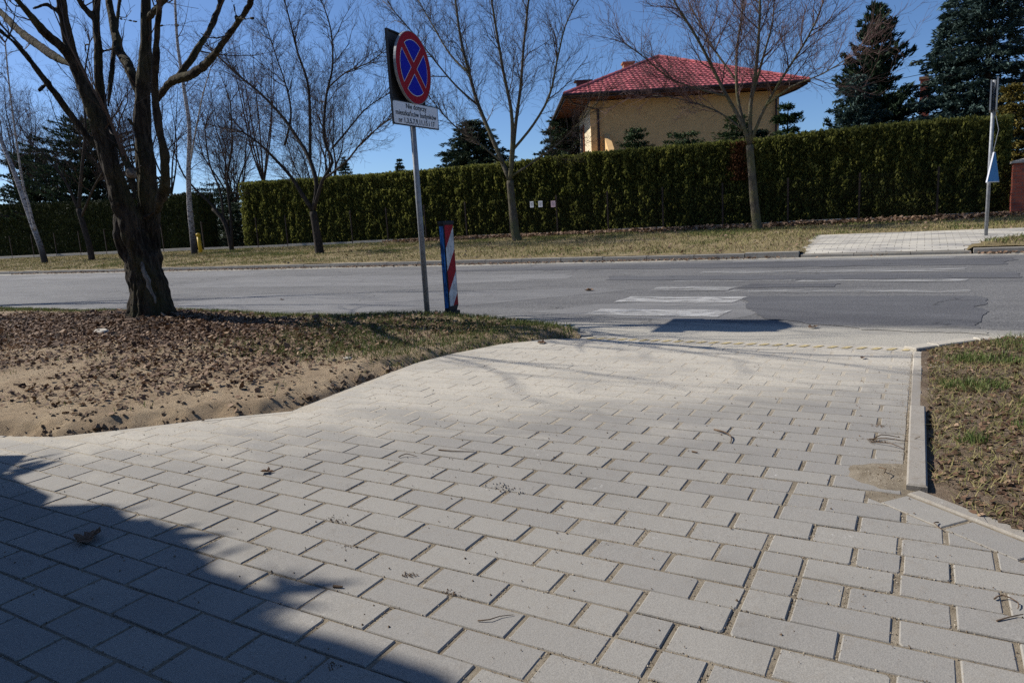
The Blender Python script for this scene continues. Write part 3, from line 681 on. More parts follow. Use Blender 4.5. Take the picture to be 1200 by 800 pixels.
stone_run('road_kerb', [(-3.06, 5.74, .015), (-2.62, 5.52, .012), (-2.44, 5.33, -.005)], .11, .02, .2, .35, M['kerb'], 'broken bright kerb pieces at the corner of the bed near the crossing', zjit=.008, gap=.02)
stone_run('road_kerb', [(-2.42, 5.312, -.008), (-.02, 5.318, -.008)], .1, -.01, .15, .8, M['edging'], 'sunken kerb between block paving and crossing', side=1, zjit=.002)
stone_run('road_kerb', [(-.01, 5.22, .02), (.12, 5.36, .02), (.36, 5.62, .02), (.8, 5.80, .02), (1.6, 5.86, .02), (6, 5.86, .02)], .10, .02, .2, .5, M['edging'], 'pale curved kerb turning from the edging stones to the road on the right', side=1)

# ------------------------------------------------------------------ soil beds
def bed_z(x, y):
    d = dist_line(x, y, EDGE_L)
    n = fbm(x, y, 2.1, 1); nf = fbm(x, y, 11, 4)
    z = -.075 + .10 * sm(.02, .34, d + .22 * fbm(x, y, 3.6, 9)) + .025 * sm(.4, 1.6, d)
    z += .02 * n * sm(.1, .5, d) + .016 * nf * (1 + 1.2 * sm(.5, .05, d)) + .006 * fbm(x, y, 30, 14) + .030 * sm(.42, .10, d) * fbm(x, y, 15, 33)
    z += .085 * math.exp(-(((x + 7.9) / 1.3) ** 2 + ((y - 5.0) / .7) ** 2))
    z += .065 * math.exp(-(((x + 4.25) / 1.0) ** 2 + ((y - 5.62) / .30) ** 2))
    z += .05 * math.exp(-(((x + 2.85) / .42) ** 2 + ((y - 5.28) / .20) ** 2))
    z -= .03 * sm(5.60, 5.85, y)
    return z
BEDL = EDGE_L + [(-2.45, 5.32), (-2.62, 5.50), (-3.08, 5.74), (-3.2, 5.82), (-14.6, 5.82), (-14.6, 1.0)]
def in_bedL(x, y): return in_poly(x, y, BEDL) and dist_line(x, y, EDGE_L) > .05
bedl = grid('bed_soil', frange(-14.6, -9, .08) + frange(-8.97, -2.38, .03), frange(1.3, 5.86, .03), bed_z, M['soil'], inside=lambda x, y: in_poly(x, y, BEDL))
tag(grid('bed_soil', frange(-60, -14.6, 1.5), frange(-4, 5.82, .6), lambda x, y: .05, M['soil']), kind='structure')

def bedr_z(x, y):
    z = .004 + .010 * fbm(x, y, 9, 6) + .02 * fbm(x, y, 2.5, 8) + .02 * sm(.05, .6, x)
    z -= .006 * sm(.14, .05, x) * sm(2.5, 2.9, y) * sm(3.9, 3.6, y)
    return z
BEDR = [(.0, 2.66), (.31, 2.41), (1.2, 1.65), (6, 1.6), (6, 5.84), (1.6, 5.84), (.8, 5.78), (.36, 5.60), (.12, 5.34), (.0, 5.2)]
bedr = grid('bed_soil', frange(.02, 2.4, .03), frange(1.6, 5.86, .03), bedr_z, M['soil_r'], inside=lambda x, y: in_poly(x, y, BEDR))
def verge_z(x, y):
    z = far_z(y) + .02 * fbm(x, y, .9, 2) + .012 * fbm(x, y, 5, 3)
    if pad_in(x, y): return z - .075 - .03 * sm(14.9, 14.3, y)
    return z
def pad_in(x, y):
    return in_poly(x, y, PAD)
PAD = [(-1.86, 14.30), (.66, 14.30), (.80, 14.9), (1.35, 15.9), (9, 16.3), (9, 17.6), (1.35, 17.35), (-2.02, 17.35)]
verge = grid('verge', frange(-60, -30, 1.0) + frange(-29.7, 9, .15), frange(14.30, 21.05, .15), verge_z, M['verge'])

# far pad of small blocks across the road
pad = grid('pavement', frange(-2.1, 9, .25), frange(14.28, 17.8, .1), lambda x, y: far_z(max(y, 14.33)) - .006 - .06 * sm(14.9, 14.3, y), M['sand'], inside=lambda x, y: pad_in(x, y) or dist_line(x, y, PAD + PAD[:1]) < .12)
mb = MB(); y = 14.30; r = 0
while y < 17.7:
    x = -2.2 + (r % 2) * .12
    while x < 9:
        if pad_in(x + .11, y + .055):
            z = far_z(max(y + .05, 14.33)) - .06 * sm(14.9, 14.3, y) + U(-.002, .002)
            z2 = far_z(max(y + .16, 14.33)) - .045 * sm(14.9, 14.3, y + .11)
            V = [(x, y, z), (x + .226, y, z), (x + .226, y + .111, z2), (x, y + .111, z2)]
            mb.add(V + [(a, b, c - .03) for a, b, c in V], [(0, 1, 2, 3), (4, 5, 1, 0), (5, 6, 2, 1), (7, 4, 0, 3)])
        x += .236
    y += .1176; r += 1
t = NT('far_paver_concrete')
c = t.mix(t.island(), (.27, .255, .235), (.31, .295, .27))
c = t.mix(t.math('MULTIPLY', t.map(t.noise(1, 5, .6, t.scale((.8, 2.5, 1))), .34, .58), .9), c, (.54, .50, .42))
M['paver_far'] = t.fin(c, .9, .2)
pf = mb.build('pavers', M['paver_far'], pad); pf['kind'] = 'stuff'
# ------------------------------------------------------------------ scattering helpers
def rot_cloud(P, fwd, side, L, W, fold=.25, shape=.42):
    """one folded leaf (two triangles) per point"""
    P = np.asarray(P); n = len(P)
    up = np.cross(fwd, side)
    L = np.broadcast_to(L, (n,))[:, None]; W = np.broadcast_to(W, (n,))[:, None]
    base = P - fwd * L * .5; tip = P + fwd * L * .5
    mid = P + fwd * L * (shape - .5)
    l = mid + side * W * .5 + up * W * fold; r = mid - side * W * .5 + up * W * fold
    V = np.stack([base, l, tip, r], 1).reshape(-1, 3)
    i = np.arange(n)[:, None] * 4
    F = np.concatenate([i + [[0, 2, 1]], i + [[0, 3, 2]]], 1).reshape(-1, 3)
    return V, F
def leaf6(P, fwd, side, L, W, fold=.25, curl=.15):
    """dead leaf of six outline points, curled"""
    P = np.asarray(P); n = len(P); up = np.cross(fwd, side)
    L = np.broadcast_to(L, (n,))[:, None]; W = np.broadcast_to(W, (n,))[:, None]
    j = lambda a: nrg.uniform(1 - a, 1 + a, (n, 1))
    b = P - fwd * L * .5 + up * L * curl * j(.8); t_ = P + fwd * L * .5 + up * L * curl * j(.9)
    l1 = P - fwd * L * .22 * j(.3) + side * W * .42 * j(.35) + up * W * fold * j(.9); l2 = P + fwd * L * .18 * j(.4) + side * W * .5 * j(.35) + up * W * fold * j(.9)
    r1 = P - fwd * L * .22 * j(.3) - side * W * .42 * j(.35) + up * W * fold * j(.9); r2 = P + fwd * L * .18 * j(.4) - side * W * .5 * j(.35) + up * W * fold * j(.9)
    V = np.stack([b, l1, l2, t_, r2, r1], 1).reshape(-1, 3)
    i = np.arange(n)[:, None] * 6
    F = np.concatenate([i + [[0, 5, 1]], i + [[1, 5, 4]], i + [[1, 4, 2]], i + [[2, 4, 3]]], 1).reshape(-1, 3)
    return V, F
def norm(a): return a / np.maximum(np.linalg.norm(a, axis=1, keepdims=True), 1e-9)
def dirs(n, flat):
    """random unit frames; flat=0 lies in the ground plane, 1 any way"""
    a = nrg.uniform(0, 2 * np.pi, n); t = nrg.normal(0, flat, n)
    f = norm(np.stack([np.cos(a), np.sin(a), np.tan(np.clip(t, -1.3, 1.3))], 1))
    s0 = np.stack([-np.sin(a), np.cos(a), nrg.normal(0, flat, n)], 1)
    s = norm(s0 - f * np.sum(s0 * f, 1, keepdims=True))
    return f, s
def litter(name, pts, size, mat, label, flat=.35, fold=.25, parent=None, asp=.6):
    f, s = dirs(len(pts), flat)
    L = nrg.uniform(size[0], size[1], len(pts))
    V, F = leaf6(pts, f, s, L, L * nrg.uniform(asp - .15, asp + .2, len(pts)), fold)
    o = link(name, npmesh(name, V, F), parent, mat)
    tag(o, label, 'leaves', kind='stuff'); return o
def blades(name, pts, h, w, mat, label, lean=.5, parent=None, cat='grass'):
    pts = np.asarray(pts); n = len(pts)
    a = nrg.uniform(0, 2 * np.pi, n); H = nrg.uniform(h[0], h[1], n)[:, None]
    d = np.stack([np.cos(a), np.sin(a), np.zeros(n)], 1)
    tip = pts + d * H * np.abs(nrg.normal(0, lean, n))[:, None] + np.array([0, 0, 1.]) * H
    mid = pts * .5 + tip * .5 + np.array([0, 0, 1.]) * H * .12
    b = nrg.uniform(0, 2 * np.pi, n); s = np.stack([np.cos(b), np.sin(b), np.zeros(n)], 1) * w
    V = np.stack([pts - s, pts + s, mid + s * .8, mid - s * .8, tip], 1).reshape(-1, 3)
    i = np.arange(n)[:, None] * 5
    F = np.concatenate([i + [[0, 1, 2]], i + [[0, 2, 3]], i + [[3, 2, 4]]], 1).reshape(-1, 3)
    o = link(name, npmesh(name, V, F), parent, mat)
    if label: tag(o, label, cat, kind='stuff')
    return o

def sample(n, xr, yr, zf, prob, dz=0.0):
    out = []; k = 0
    while len(out) < n and k < n * 40:
        k += 1
        x, y = rnd.uniform(*xr), rnd.uniform(*yr)
        p = prob(x, y)
        if p > 0 and rnd.random() < p: out.append((x, y, zf(x, y) + (rnd.uniform(0, dz) if dz else 0)))
    return np.array(out)

# ------------------------------------------------------------------ leaf litter and grass in the near bed
def p_lit(x, y):
    if not in_bedL(x, y): return 0
    e = fbm(x, y, 1.3, 12)
    q = math.exp(-(((x + 8.4) / 2.6) ** 2 + ((y - 4.55) / .72) ** 2)) * 1.25 + .45 * e + .10
    if y > 5.45: q *= .35
    q *= sm(.25, .9, dist_line(x, y, EDGE_L) + .3 * e)
    return max(0, min(1, q))
litter('leaf_litter', sample(42000, (-14.5, -3.2), (2.0, 5.8), bed_z, p_lit, .022), (.016, .050), M['litter'], 'thick brown dead leaves heaped round the foot of the big tree', .45, .34)
litter('leaf_litter', sample(1100, (-7, -2.4), (2.0, 5.8), bed_z, lambda x, y: (.5 if in_bedL(x, y) else 0) * (.4 + .8 * max(0, fbm(x, y, 2, 5))), .008), (.012, .045), M['litter'], 'thin scatter of dead leaves on the bare soil and grass by the sign pole', .3, .22)
litter('leaf_litter', sample(350, (-14, -4.4), (3.0, 5.7), bed_z, lambda x, y: p_lit(x, y), .03), (.055, .09), M['litter'], 'larger curled dead leaves lying on top of the litter by the big trunk', .5, .35, None, .75)
litter('soil_debris', sample(5500, (-9, -2.4), (1.5, 5.75), bed_z, lambda x, y: (1 if in_bedL(x, y) else 0) * (.35 + .9 * max(0, fbm(x, y, 3, 45))), .002), (.004, .014), M['litter'], 'fine dark bits of bark and leaf trodden into the bare soil', .25, .2, None, .4)
def p_gr(x, y):
    if not in_bedL(x, y): return 0
    e = fbm(x, y, 2.3, 31)
    a = sm(-5.9, -4.6, x) * sm(3.5, 4.4, y + .35 * e) * (.70 + 1.1 * e)
    b = sm(5.35, 5.6, y + .1 * e) * (.8 + .5 * e)
    c = .035 if e > .2 else 0
    return max(0, min(1, max(a, b, c)))
blades('grass', sample(26000, (-14.5, -2.4), (2.2, 5.83), bed_z, p_gr), (.02, .055), .0022, M['grass'], 'patchy short grass on the bed round the sign pole and striped post', .7)
# crumbs of earth along the dug edge
mb = MB()
for k in range(520):
    s_ = rnd.random() ** 1.6 * .42 + .05
    i = rnd.randrange(1, len(EDGE_L) - 1); t_ = rnd.random()
    (x1, y1), (x2, y2) = EDGE_L[i], EDGE_L[i + 1]; L_ = math.dist((x1, y1), (x2, y2))
    x = x1 + (x2 - x1) * t_ - (y2 - y1) / L_ * s_; y = y1 + (y2 - y1) * t_ + (x2 - x1) / L_ * s_
    if not in_bedL(x, y): continue
    r = .004 + .014 * rnd.random() ** 3
    z = bed_z(x, y) + r * .3
    q = Matrix.Rotation(U(0, 6.3), 3, 'Z') @ Matrix.Rotation(U(-1, 1), 3, 'X')
    P = [q @ (Vector(v) * r * U(.7, 1.3)) for v in ((1, 0, 0), (-1, 0, 0), (0, 1, 0), (0, -1, 0), (0, 0, .8), (0, 0, -.8))]
    mb.add([p + Vector((x, y, z)) for p in P], [(0, 2, 4), (2, 1, 4), (1, 3, 4), (3, 0, 4), (2, 0, 5), (1, 2, 5), (3, 1, 5), (0, 3, 5)])
for k in range(900):                               # dark broken lip of earth along the dug edge
    i = rnd.randrange(2, 9); t_ = rnd.random(); (x1, y1), (x2, y2) = EDGE_L[i], EDGE_L[i + 1]; L_ = math.dist((x1, y1), (x2, y2))
    s_ = .052 + .13 * rnd.random() ** 2
    x = x1 + (x2 - x1) * t_ - (y2 - y1) / L_ * s_; y = y1 + (y2 - y1) * t_ + (x2 - x1) / L_ * s_
    if fbm(x, y, 2.2, 71) < -.12: continue
    r = .007 + .024 * rnd.random() ** 2.2; z = bed_z(x, y) + r * .35
    q = Matrix.Rotation(U(0, 6.3), 3, 'Z') @ Matrix.Rotation(U(-1, 1), 3, 'X')
    P = [q @ (Vector(v) * r * U(.6, 1.35)) for v in ((1, 0, 0), (-1, 0, 0), (0, 1, 0), (0, -1, 0), (0, 0, .8), (0, 0, -.8))]
    mb.add([p + Vector((x, y, z)) for p in P], [(0, 2, 4), (2, 1, 4), (1, 3, 4), (3, 0, 4), (2, 0, 5), (1, 2, 5), (3, 1, 5), (0, 3, 5)])
tag(mb.build('dirt_clods', M['soil_r']), 'loose dark clods of earth along the dug edge of the paving', 'soil', kind='stuff')

# ------------------------------------------------------------------ bed on the right of the paving
inR = lambda x, y: in_poly(x, y, BEDR) and x > .055 and (y > 2.75 or x > .12)
litter('leaf_litter', sample(9500, (.05, 1.6), (1.7, 5.8), bedr_z, lambda x, y: (.25 + .9 * max(0, fbm(x, y, 3, 15))) * (1 if inR(x, y) else 0), .006), (.008, .034), M['litter'], 'curled brown leaves on the soil right of the edging stones', .3, .25)
blades('dry_grass', sample(24000, (.05, 2.0), (1.7, 5.8), bedr_z, lambda x, y: (.35 + .6 * fbm(x, y, 4, 25)) * (1 if inR(x, y) else 0)), (.008, .035), .0016, M['grass_dry'], 'sparse dry straw grass covering the bed right of the paving', 1.6)
tufts = [(.26, 4.25, .13, 420), (.42, 4.95, .16, 420), (.75, 5.45, .3, 900), (.20, 3.28, .05, 90), (.55, 3.9, .12, 220), (.22, 4.9, .06, 120), (.42, 3.5, .06, 90)]
for i, (x, y, r, n) in enumerate(tufts):
    pts = []
    for k in range(n):
        a, q = U(0, 6.28), math.sqrt(rnd.random()) * r
        pts.append((x + math.cos(a) * q * 1.2, y + math.sin(a) * q, bedr_z(x + math.cos(a) * q * 1.2, y + math.sin(a) * q)))
    o = blades('grass_tuft', pts, (.02, .055), .002, M['grass_green'], None, .75)
    lab = ['bright green grass tuft beside the edging stones, the one halfway along', 'green grass clump further up the right-hand bed towards the kerb', 'wide strip of green grass at the road end of the right-hand bed', 'tiny green sprig near the raised edging stone', 'green tuft at the right border of the picture among brown leaves', 'small green tuft close to the flush edging stones', 'small lone grass sprig right of the raised edging stone'][i]
    tag(o, lab, 'grass tuft', 'green tufts in the right-hand bed')

# ------------------------------------------------------------------ verge across the road
notpad = lambda x, y: not pad_in(x, y)
blades('grass', sample(62000, (-44, 3.5), (14.33, 20.85), verge_z, lambda x, y: (1 if notpad(x, y) else 0) * max(.06, min(1, .62 + .9 * fbm(x, y, .8, 41) - .3 * sm(-4.5, -2.6, x) * sm(17, 15, y)))), (.025, .075), .006, M['grass_dry'], 'dry olive grass on the verge across the road', .9)
blades('grass', sample(16000, (-30, 3.5), (14.5, 20.7), verge_z, lambda x, y: (1 if notpad(x, y) else 0) * sm(.05, .35, fbm(x, y, .55, 51) + .12 * sm(17.5, 20, y))), (.03, .08), .006, M['grass'], 'greener grass patches on the verge in front of the hedge', .7)
litter('leaf_litter', sample(7500, (-36, 3.0), (20.0, 20.93), verge_z, lambda x, y: (1 if notpad(x, y) else 0) * sm(20.1, 20.75, y + .25 * fbm(x, y, 1, 7)) * sm(-19, -14, x + 3 * fbm(x, y, .3, 3)), .09), (.05, .13), M['litter_far'], 'band of rusty dead leaves drifted against the fence plinth', .5, .3)
litter('leaf_litter', sample(3200, (-44, 3.5), (14.33, 20.9), verge_z, lambda x, y: (1 if notpad(x, y) else 0) * (.3 + .7 * max(0, fbm(x, y, 1.1, 17))), .02), (.04, .10), M['litter_far'], 'scattered pale dead leaves over the far verge', .4, .3)
litter('leaf_litter', sample(1700, (-30, 2.5), (13.88, 14.16), lambda x, y: ROAD_Z + .008, lambda x, y: max(.05, .6 + fbm(x, y, .7, 3)) if x < -2.2 or x > .8 else .03, .02), (.04, .09), M['litter_far'], 'dead leaves gathered in the gutter along the far kerb', .3, .2)

# ------------------------------------------------------------------ hedges
HT = [(-60, 3.5), (-45.6, 3.43), (-42, 3.31), (-37, 3.1), (-30.2, 2.99), (-28.4, 2.98), (-25.4, 3.17), (-24.5, 3.14), (-19.7, 2.98), (-15.6, 2.90), (-12, 2.86), (-8.9, 2.90), (-6.2, 2.84), (-3.8, 2.81), (-2.7, 2.83), (-1.2, 2.86), (.25, 2.82), (1.6, 2.75), (6, 2.7)]
def hedge_top(x): return float(np.interp(x, [a for a, _ in HT], [b for _, b in HT])) + .045 * mnoise.noise(Vector((x * 1.9, 0, 3))) + .03 * mnoise.noise(Vector((x * 6, 0, 9)))
def hedge(name, x0, x1, yf, label, mat, dens, dry=None, thick=1.1):
    cols = []; x = x0
    while x < x1:
        w = U(.42, .72); cols.append((x + w / 2, w, U(-.035, .035), U(-.05, .04))); x += w
    cx = np.array([c[0] for c in cols]); cw = np.array([c[1] for c in cols]); cy = np.array([c[2] for c in cols]); ch = np.array([c[3] for c in cols])
    def surf(x, z):
        i = np.clip(np.searchsorted(cx, x), 1, len(cx) - 1); i = np.where(np.abs(cx[i - 1] - x) < np.abs(cx[i] - x), i - 1, i)
        u = np.abs(x - cx[i]) / (cw[i] * .5)
        return yf + cy[i] + .06 * np.clip(u, 0, 1.2) ** 3, ch[i]
    root = empty(name, ((x0 + x1) / 2, yf + thick / 2, .4)); tag(root, label, 'hedge')
    # inner mass
    xs = np.arange(x0, x1 + .01, .16); zs = np.linspace(.40, 1, 10)
    V = []; F = []
    for x in xs:
        t_ = hedge_top(x) - .10; y, _ = surf(np.array([x]), 0)
        yv = float(y[0]) + .14
        col = [(x, yv + .04 * mnoise.noise(Vector((x * 3, z * 9, 0))), .36 + (t_ - .36) * (z - .4) / .6) for z in zs] + [(x, yf + thick, t_), (x, yf + thick, .36)]
        V += [(a - root.location.x, b - root.location.y, c - root.location.z) for a, b, c in col]
    m = 12
    for i in range(len(xs) - 1):
        for k in range(m - 1): F.append((i * m + k, (i + 1) * m + k, (i + 1) * m + k + 1, i * m + k + 1))
    F += [tuple(range(m)), tuple((len(xs) - 1) * m + k for k in range(m - 1, -1, -1))]
    link('inner_branches', pymesh('inner_branches', V, F), root, M['hedge_core'])
    # front sprays
    n = int((x1 - x0) * 2.5 * dens)
    X = nrg.uniform(x0, x1, n); T = np.array([hedge_top(x) for x in X]); Z = .42 + (T - .42) * nrg.uniform(0, 1, n) ** .95
    Y, H = surf(X, Z); Z = Z + H * (Z > 2.3)
    lump = np.array([mnoise.noise(Vector((a * 4.2, 0, c * 3.0))) + .6 * mnoise.noise(Vector((a * 9, 4, c * 8))) for a, c in zip(X, Z)])
    Y = Y - .13 * lump + nrg.uniform(-.03, .05, n)
    f = norm(np.stack([nrg.normal(0, .45, n), -np.abs(nrg.normal(.35, .35, n)), nrg.normal(.75, .45, n)], 1))
    s0 = np.stack([nrg.normal(0, .7, n), nrg.normal(0, 1., n), nrg.normal(0, .4, n)], 1); s = norm(s0 - f * np.sum(s0 * f, 1, keepdims=True))
    L = nrg.uniform(.06, .125, n)
    V1, F1 = rot_cloud(np.stack([X, Y, Z], 1), f, s, L, L * .55, .12, .5)
    # clipped top
    n2 = int((x1 - x0) * thick * dens * .9)
    X = nrg.uniform(x0, x1, n2); Y = nrg.uniform(yf + .02, yf + thick, n2); Z = np.array([hedge_top(x) for x in X]) + nrg.normal(-.03, .025, n2)
    f = norm(np.stack([nrg.normal(0, .5, n2), nrg.normal(-.1, .5, n2), np.abs(nrg.normal(.6, .3, n2))], 1)); s0 = nrg.normal(0, 1, (n2, 3)); s = norm(s0 - f * np.sum(s0 * f, 1, keepdims=True))
    L = nrg.uniform(.05, .11, n2)
    V2, F2 = rot_cloud(np.stack([X, Y, Z], 1), f, s, L, L * .5, .1, .5)
    # ends
    n3 = int(2 * thick * 2.6 * dens)
    X = np.where(nrg.random(n3) < .5, x0, x1) + nrg.uniform(-.06, .06, n3); Y = nrg.uniform(yf, yf + thick, n3); Z = nrg.uniform(.42, hedge_top(x1), n3)
    f = norm(np.stack([nrg.normal(0, .6, n3), nrg.normal(0, .4, n3), np.abs(nrg.normal(.6, .3, n3))], 1)); s0 = nrg.normal(0, 1, (n3, 3)); s = norm(s0 - f * np.sum(s0 * f, 1, keepdims=True))
    V3, F3 = rot_cloud(np.stack([X, Y, Z], 1), f, s, nrg.uniform(.06, .13, n3), .05, .1, .5)
    V = np.concatenate([V1, V2, V3]) - np.array(root.location)
    o = link('foliage', npmesh('foliage', V, np.concatenate([F1, F2 + len(V1), F3 + len(V1) + len(V2)])), root, mat)
    if dry:
        dx, dz0, dz1, w = dry; n = 900
        X = nrg.normal(dx, w, n); Z = nrg.uniform(dz0, dz1, n); Y = surf(X, Z)[0] - nrg.uniform(.02, .16, n)
        f = norm(np.stack([nrg.normal(0, .5, n), -np.abs(nrg.normal(.35, .3, n)), nrg.normal(.5, .5, n)], 1)); s0 = nrg.normal(0, 1, (n, 3)); s = norm(s0 - f * np.sum(s0 * f, 1, keepdims=True))
        Vd, Fd = rot_cloud(np.stack([X, Y, Z], 1) - np.array(root.location), f, s, nrg.uniform(.05, .11, n), .045, .1, .5)
        o = link('foliage', npmesh('dry_foliage', Vd, Fd), root, M['hedge_dry']); o['label'] = 'brown dried-out column of the hedge'
    return root
hedge('hedge', -25.4, 1.72, 21.14, 'tall clipped green thuja hedge behind a wire fence, in front of the red-roofed house', M['hedge'], 820, (-4.55, 1.7, 2.75, .13))
hedge('hedge', -52, -28.6, 21.35, 'darker hedge at the left, behind the leaning birch', M['hedge_dark'], 420, None, 1.0)
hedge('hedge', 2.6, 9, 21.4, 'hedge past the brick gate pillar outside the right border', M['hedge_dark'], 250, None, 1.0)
# ------------------------------------------------------------------ bare trees
def grow(mb, p, d, L, r, lvl, maxl, rr, up=.25, spread=.75, wob=.22, kids=(5, 5, 4), rmin=.0032, sides=3, droop=0.0):
    n = 4 if lvl < maxl else 3
    P = [p]; Rr = [r]; q = p.copy(); dd = d.copy()
    pts = []
    for i in range(n):
        dd = (dd + Vector((rr.gauss(0, wob), rr.gauss(0, wob), rr.gauss(0, wob) + up * .35 - droop * (i + 1) / n))).normalized()
        q = q + dd * (L / n); P.append(q.copy()); Rr.append(max(rmin * .7, r * (1 - .8 * (i + 1) / n))); pts.append((q.copy(), dd.copy(), (i + 1) / n))
    mb.tube(P, Rr, 4 if lvl == 1 and sides > 3 else 3, False)
    if lvl >= maxl: return
    k = kids[min(lvl - 1, len(kids) - 1)]
    for j in range(k):
        i = min(n - 1, int((j + rr.random()) / k * n)); q, dd, t = pts[i]
        side = Vector((rr.gauss(0, 1), rr.gauss(0, 1), rr.gauss(0, .7))); side = (side - dd * side.dot(dd)).normalized()
        nd = (dd + side * spread * rr.uniform(.6, 1.2)).normalized()
        base = P[i].lerp(P[i + 1], rr.random())
        grow(mb, base, nd, L * rr.uniform(.38, .62), max(rmin, r * .55 * (1 - .4 * t)), lvl + 1, maxl, rr, up, spread, wob, kids, rmin, sides, droop)

def bare_tree(name, label, limbs, m_trunk, m_twig, seed, cat='tree', group=None, spacing=.45, tl=1.3, kids=(5, 4), maxl=3, rmin=.0032, up=.25, first=.3, sides=10, wobble=.05, twig_from=1, extra=None, droop=0.0, trunk_limbs=1, spread=.75, thin=.72):
    rr = random.Random(seed)
    b = limbs[0][0]; base = Vector(b[:3])
    root = empty(name, base); tag(root, label, cat, group)
    tm = MB(); lm = MB(); cm = MB()
    for li, l in enumerate(limbs):
        pts = catmull([(q[0] - base.x, q[1] - base.y, q[2] - base.z, q[3]) for q in l], .16 if li == 0 else .25)
        if li == 0: pts[0][2] -= .12
        (tm if li < trunk_limbs else lm).tube([p[:3] for p in pts], [max(.004, p[3] * (.82 if li == 0 else thin)) for p in pts], sides if li == 0 else max(5, sides - 3), True, wobble, li * 3.1)
        if li < twig_from: continue
        # side branches along the limb
        cum = 0; tot = sum((Vector(pts[i + 1][:3]) - Vector(pts[i][:3])).length for i in range(len(pts) - 1)); nxt = tot * first
        for i in range(len(pts) - 1):
            a = Vector(pts[i][:3]); c = Vector(pts[i + 1][:3]); seg = (c - a).length; dd = (c - a).normalized()
            while cum + seg > nxt:
                t_ = (nxt - cum) / seg; fr = nxt / tot
                side = Vector((rr.gauss(0, 1), rr.gauss(0, 1), rr.gauss(.15, .6))); side = (side - dd * side.dot(dd)).normalized()
                rad = pts[i][3]
                big_ = rr.random() < .22
                grow(cm, a.lerp(c, t_), (dd * .9 + side * spread).normalized(), tl * rr.uniform(.55, 1.15) * (1.15 - .55 * fr) * (1.45 if big_ else 1), max(rmin, min(.020 if big_ else .010, rad * (.55 if big_ else .4))), 1, maxl, rr, up, spread, .2, kids, rmin, 3, droop)
                nxt += spacing * rr.uniform(.6, 1.4)
            cum += seg
        e = Vector(pts[-1][:3]); dd = (e - Vector(pts[-2][:3])).normalized()
        for k in range(3): grow(cm, e, (dd + Vector((rr.gauss(0, .3), rr.gauss(0, .3), rr.gauss(0, .3)))).normalized(), tl * rr.uniform(.6, 1.1), max(rmin, pts[-1][3] * .7), 1, maxl, rr, up, spread, .2, kids, rmin, 3, droop)
    tm.build('trunk', m_trunk, root, True)
    if lm.V: lm.build('limbs', m_trunk if extra is None else extra, root, True)
    if cm.V: cm.build('crown', m_twig, root)
    return root
G_ST = 'young street trees on the far verge'
bare_tree('street_tree', 'slim bare tree on the far verge, left of the no-stopping sign', LIMBS['T2'], M['bark_dk'], M['twig'], 3, group=G_ST, spacing=.13, tl=1.3, maxl=3, kids=(7, 5), thin=.66)
bare_tree('street_tree', 'bare tree right of the no-stopping sign, left of the house', LIMBS['T3'], M['bark_st'], M['twig'], 4, group=G_ST, spacing=.13, tl=1.35, maxl=3, kids=(7, 5), thin=.66)
bare_tree('street_tree', 'bare greenish tree standing in front of the red-roofed house', LIMBS['T4'], M['bark_st'], M['twig_r'], 5, group=G_ST, spacing=.12, tl=1.4, maxl=3, kids=(7, 5), thin=.66)
bare_tree('birch_tree', 'leaning white birch with two stems at the left border', LIMBS['BIRCH1'], M['birch'], M['twig_r'], 6, spacing=.3, thin=.6, tl=1.7, twig_from=0, first=.45, droop=.5, up=.1, trunk_limbs=2)
bare_tree('bare_tree', 'dark bare tree left of the big trunk, in front of the dark hedge', LIMBS['DARK'], M['bark_dk'], M['twig'], 7, spacing=.35, tl=1.6)
bare_tree('birch_tree', 'thin white birch beside the yellow marker post', LIMBS['BIRCH2'], M['birch'], M['twig_r'], 8, spacing=.25, thin=.7, tl=1.5, twig_from=0, first=.35, droop=.25, up=.15, trunk_limbs=2)
bare_tree('bare_tree', 'crooked dark tree in the gap between the two hedges', LIMBS['THICK'], M['bark_dk'], M['twig'], 9, spacing=.28, tl=1.6)

def auto_limbs(x, y, z, h, r, n, seed, spread=.35):
    rr = random.Random(seed); th = h * rr.uniform(.22, .32)
    out = [[(x, y, z, r), (x + rr.gauss(0, .06), y, z + th * .5, r * .85), (x + rr.gauss(0, .1), y + rr.gauss(0, .1), z + th, r * .75)]]
    bx, by, bz, _ = out[0][-1]
    for k in range(n):
        a = k * 2.4 + rr.uniform(-.4, .4); s = spread * rr.uniform(.3, 1.2) * (h - th)
        e = (bx + math.cos(a) * s, by + math.sin(a) * s, z + h * rr.uniform(.8, 1.0))
        pts = []
        for j in range(5):
            t_ = j / 4; q = t_ ** .75
            pts.append((bx + (e[0] - bx) * q + rr.gauss(0, .12) * (j > 0), by + (e[1] - by) * q + rr.gauss(0, .12) * (j > 0), bz + (e[2] - bz) * t_, r * .6 * (1 - .82 * t_)))
        out.append(pts)
    return out
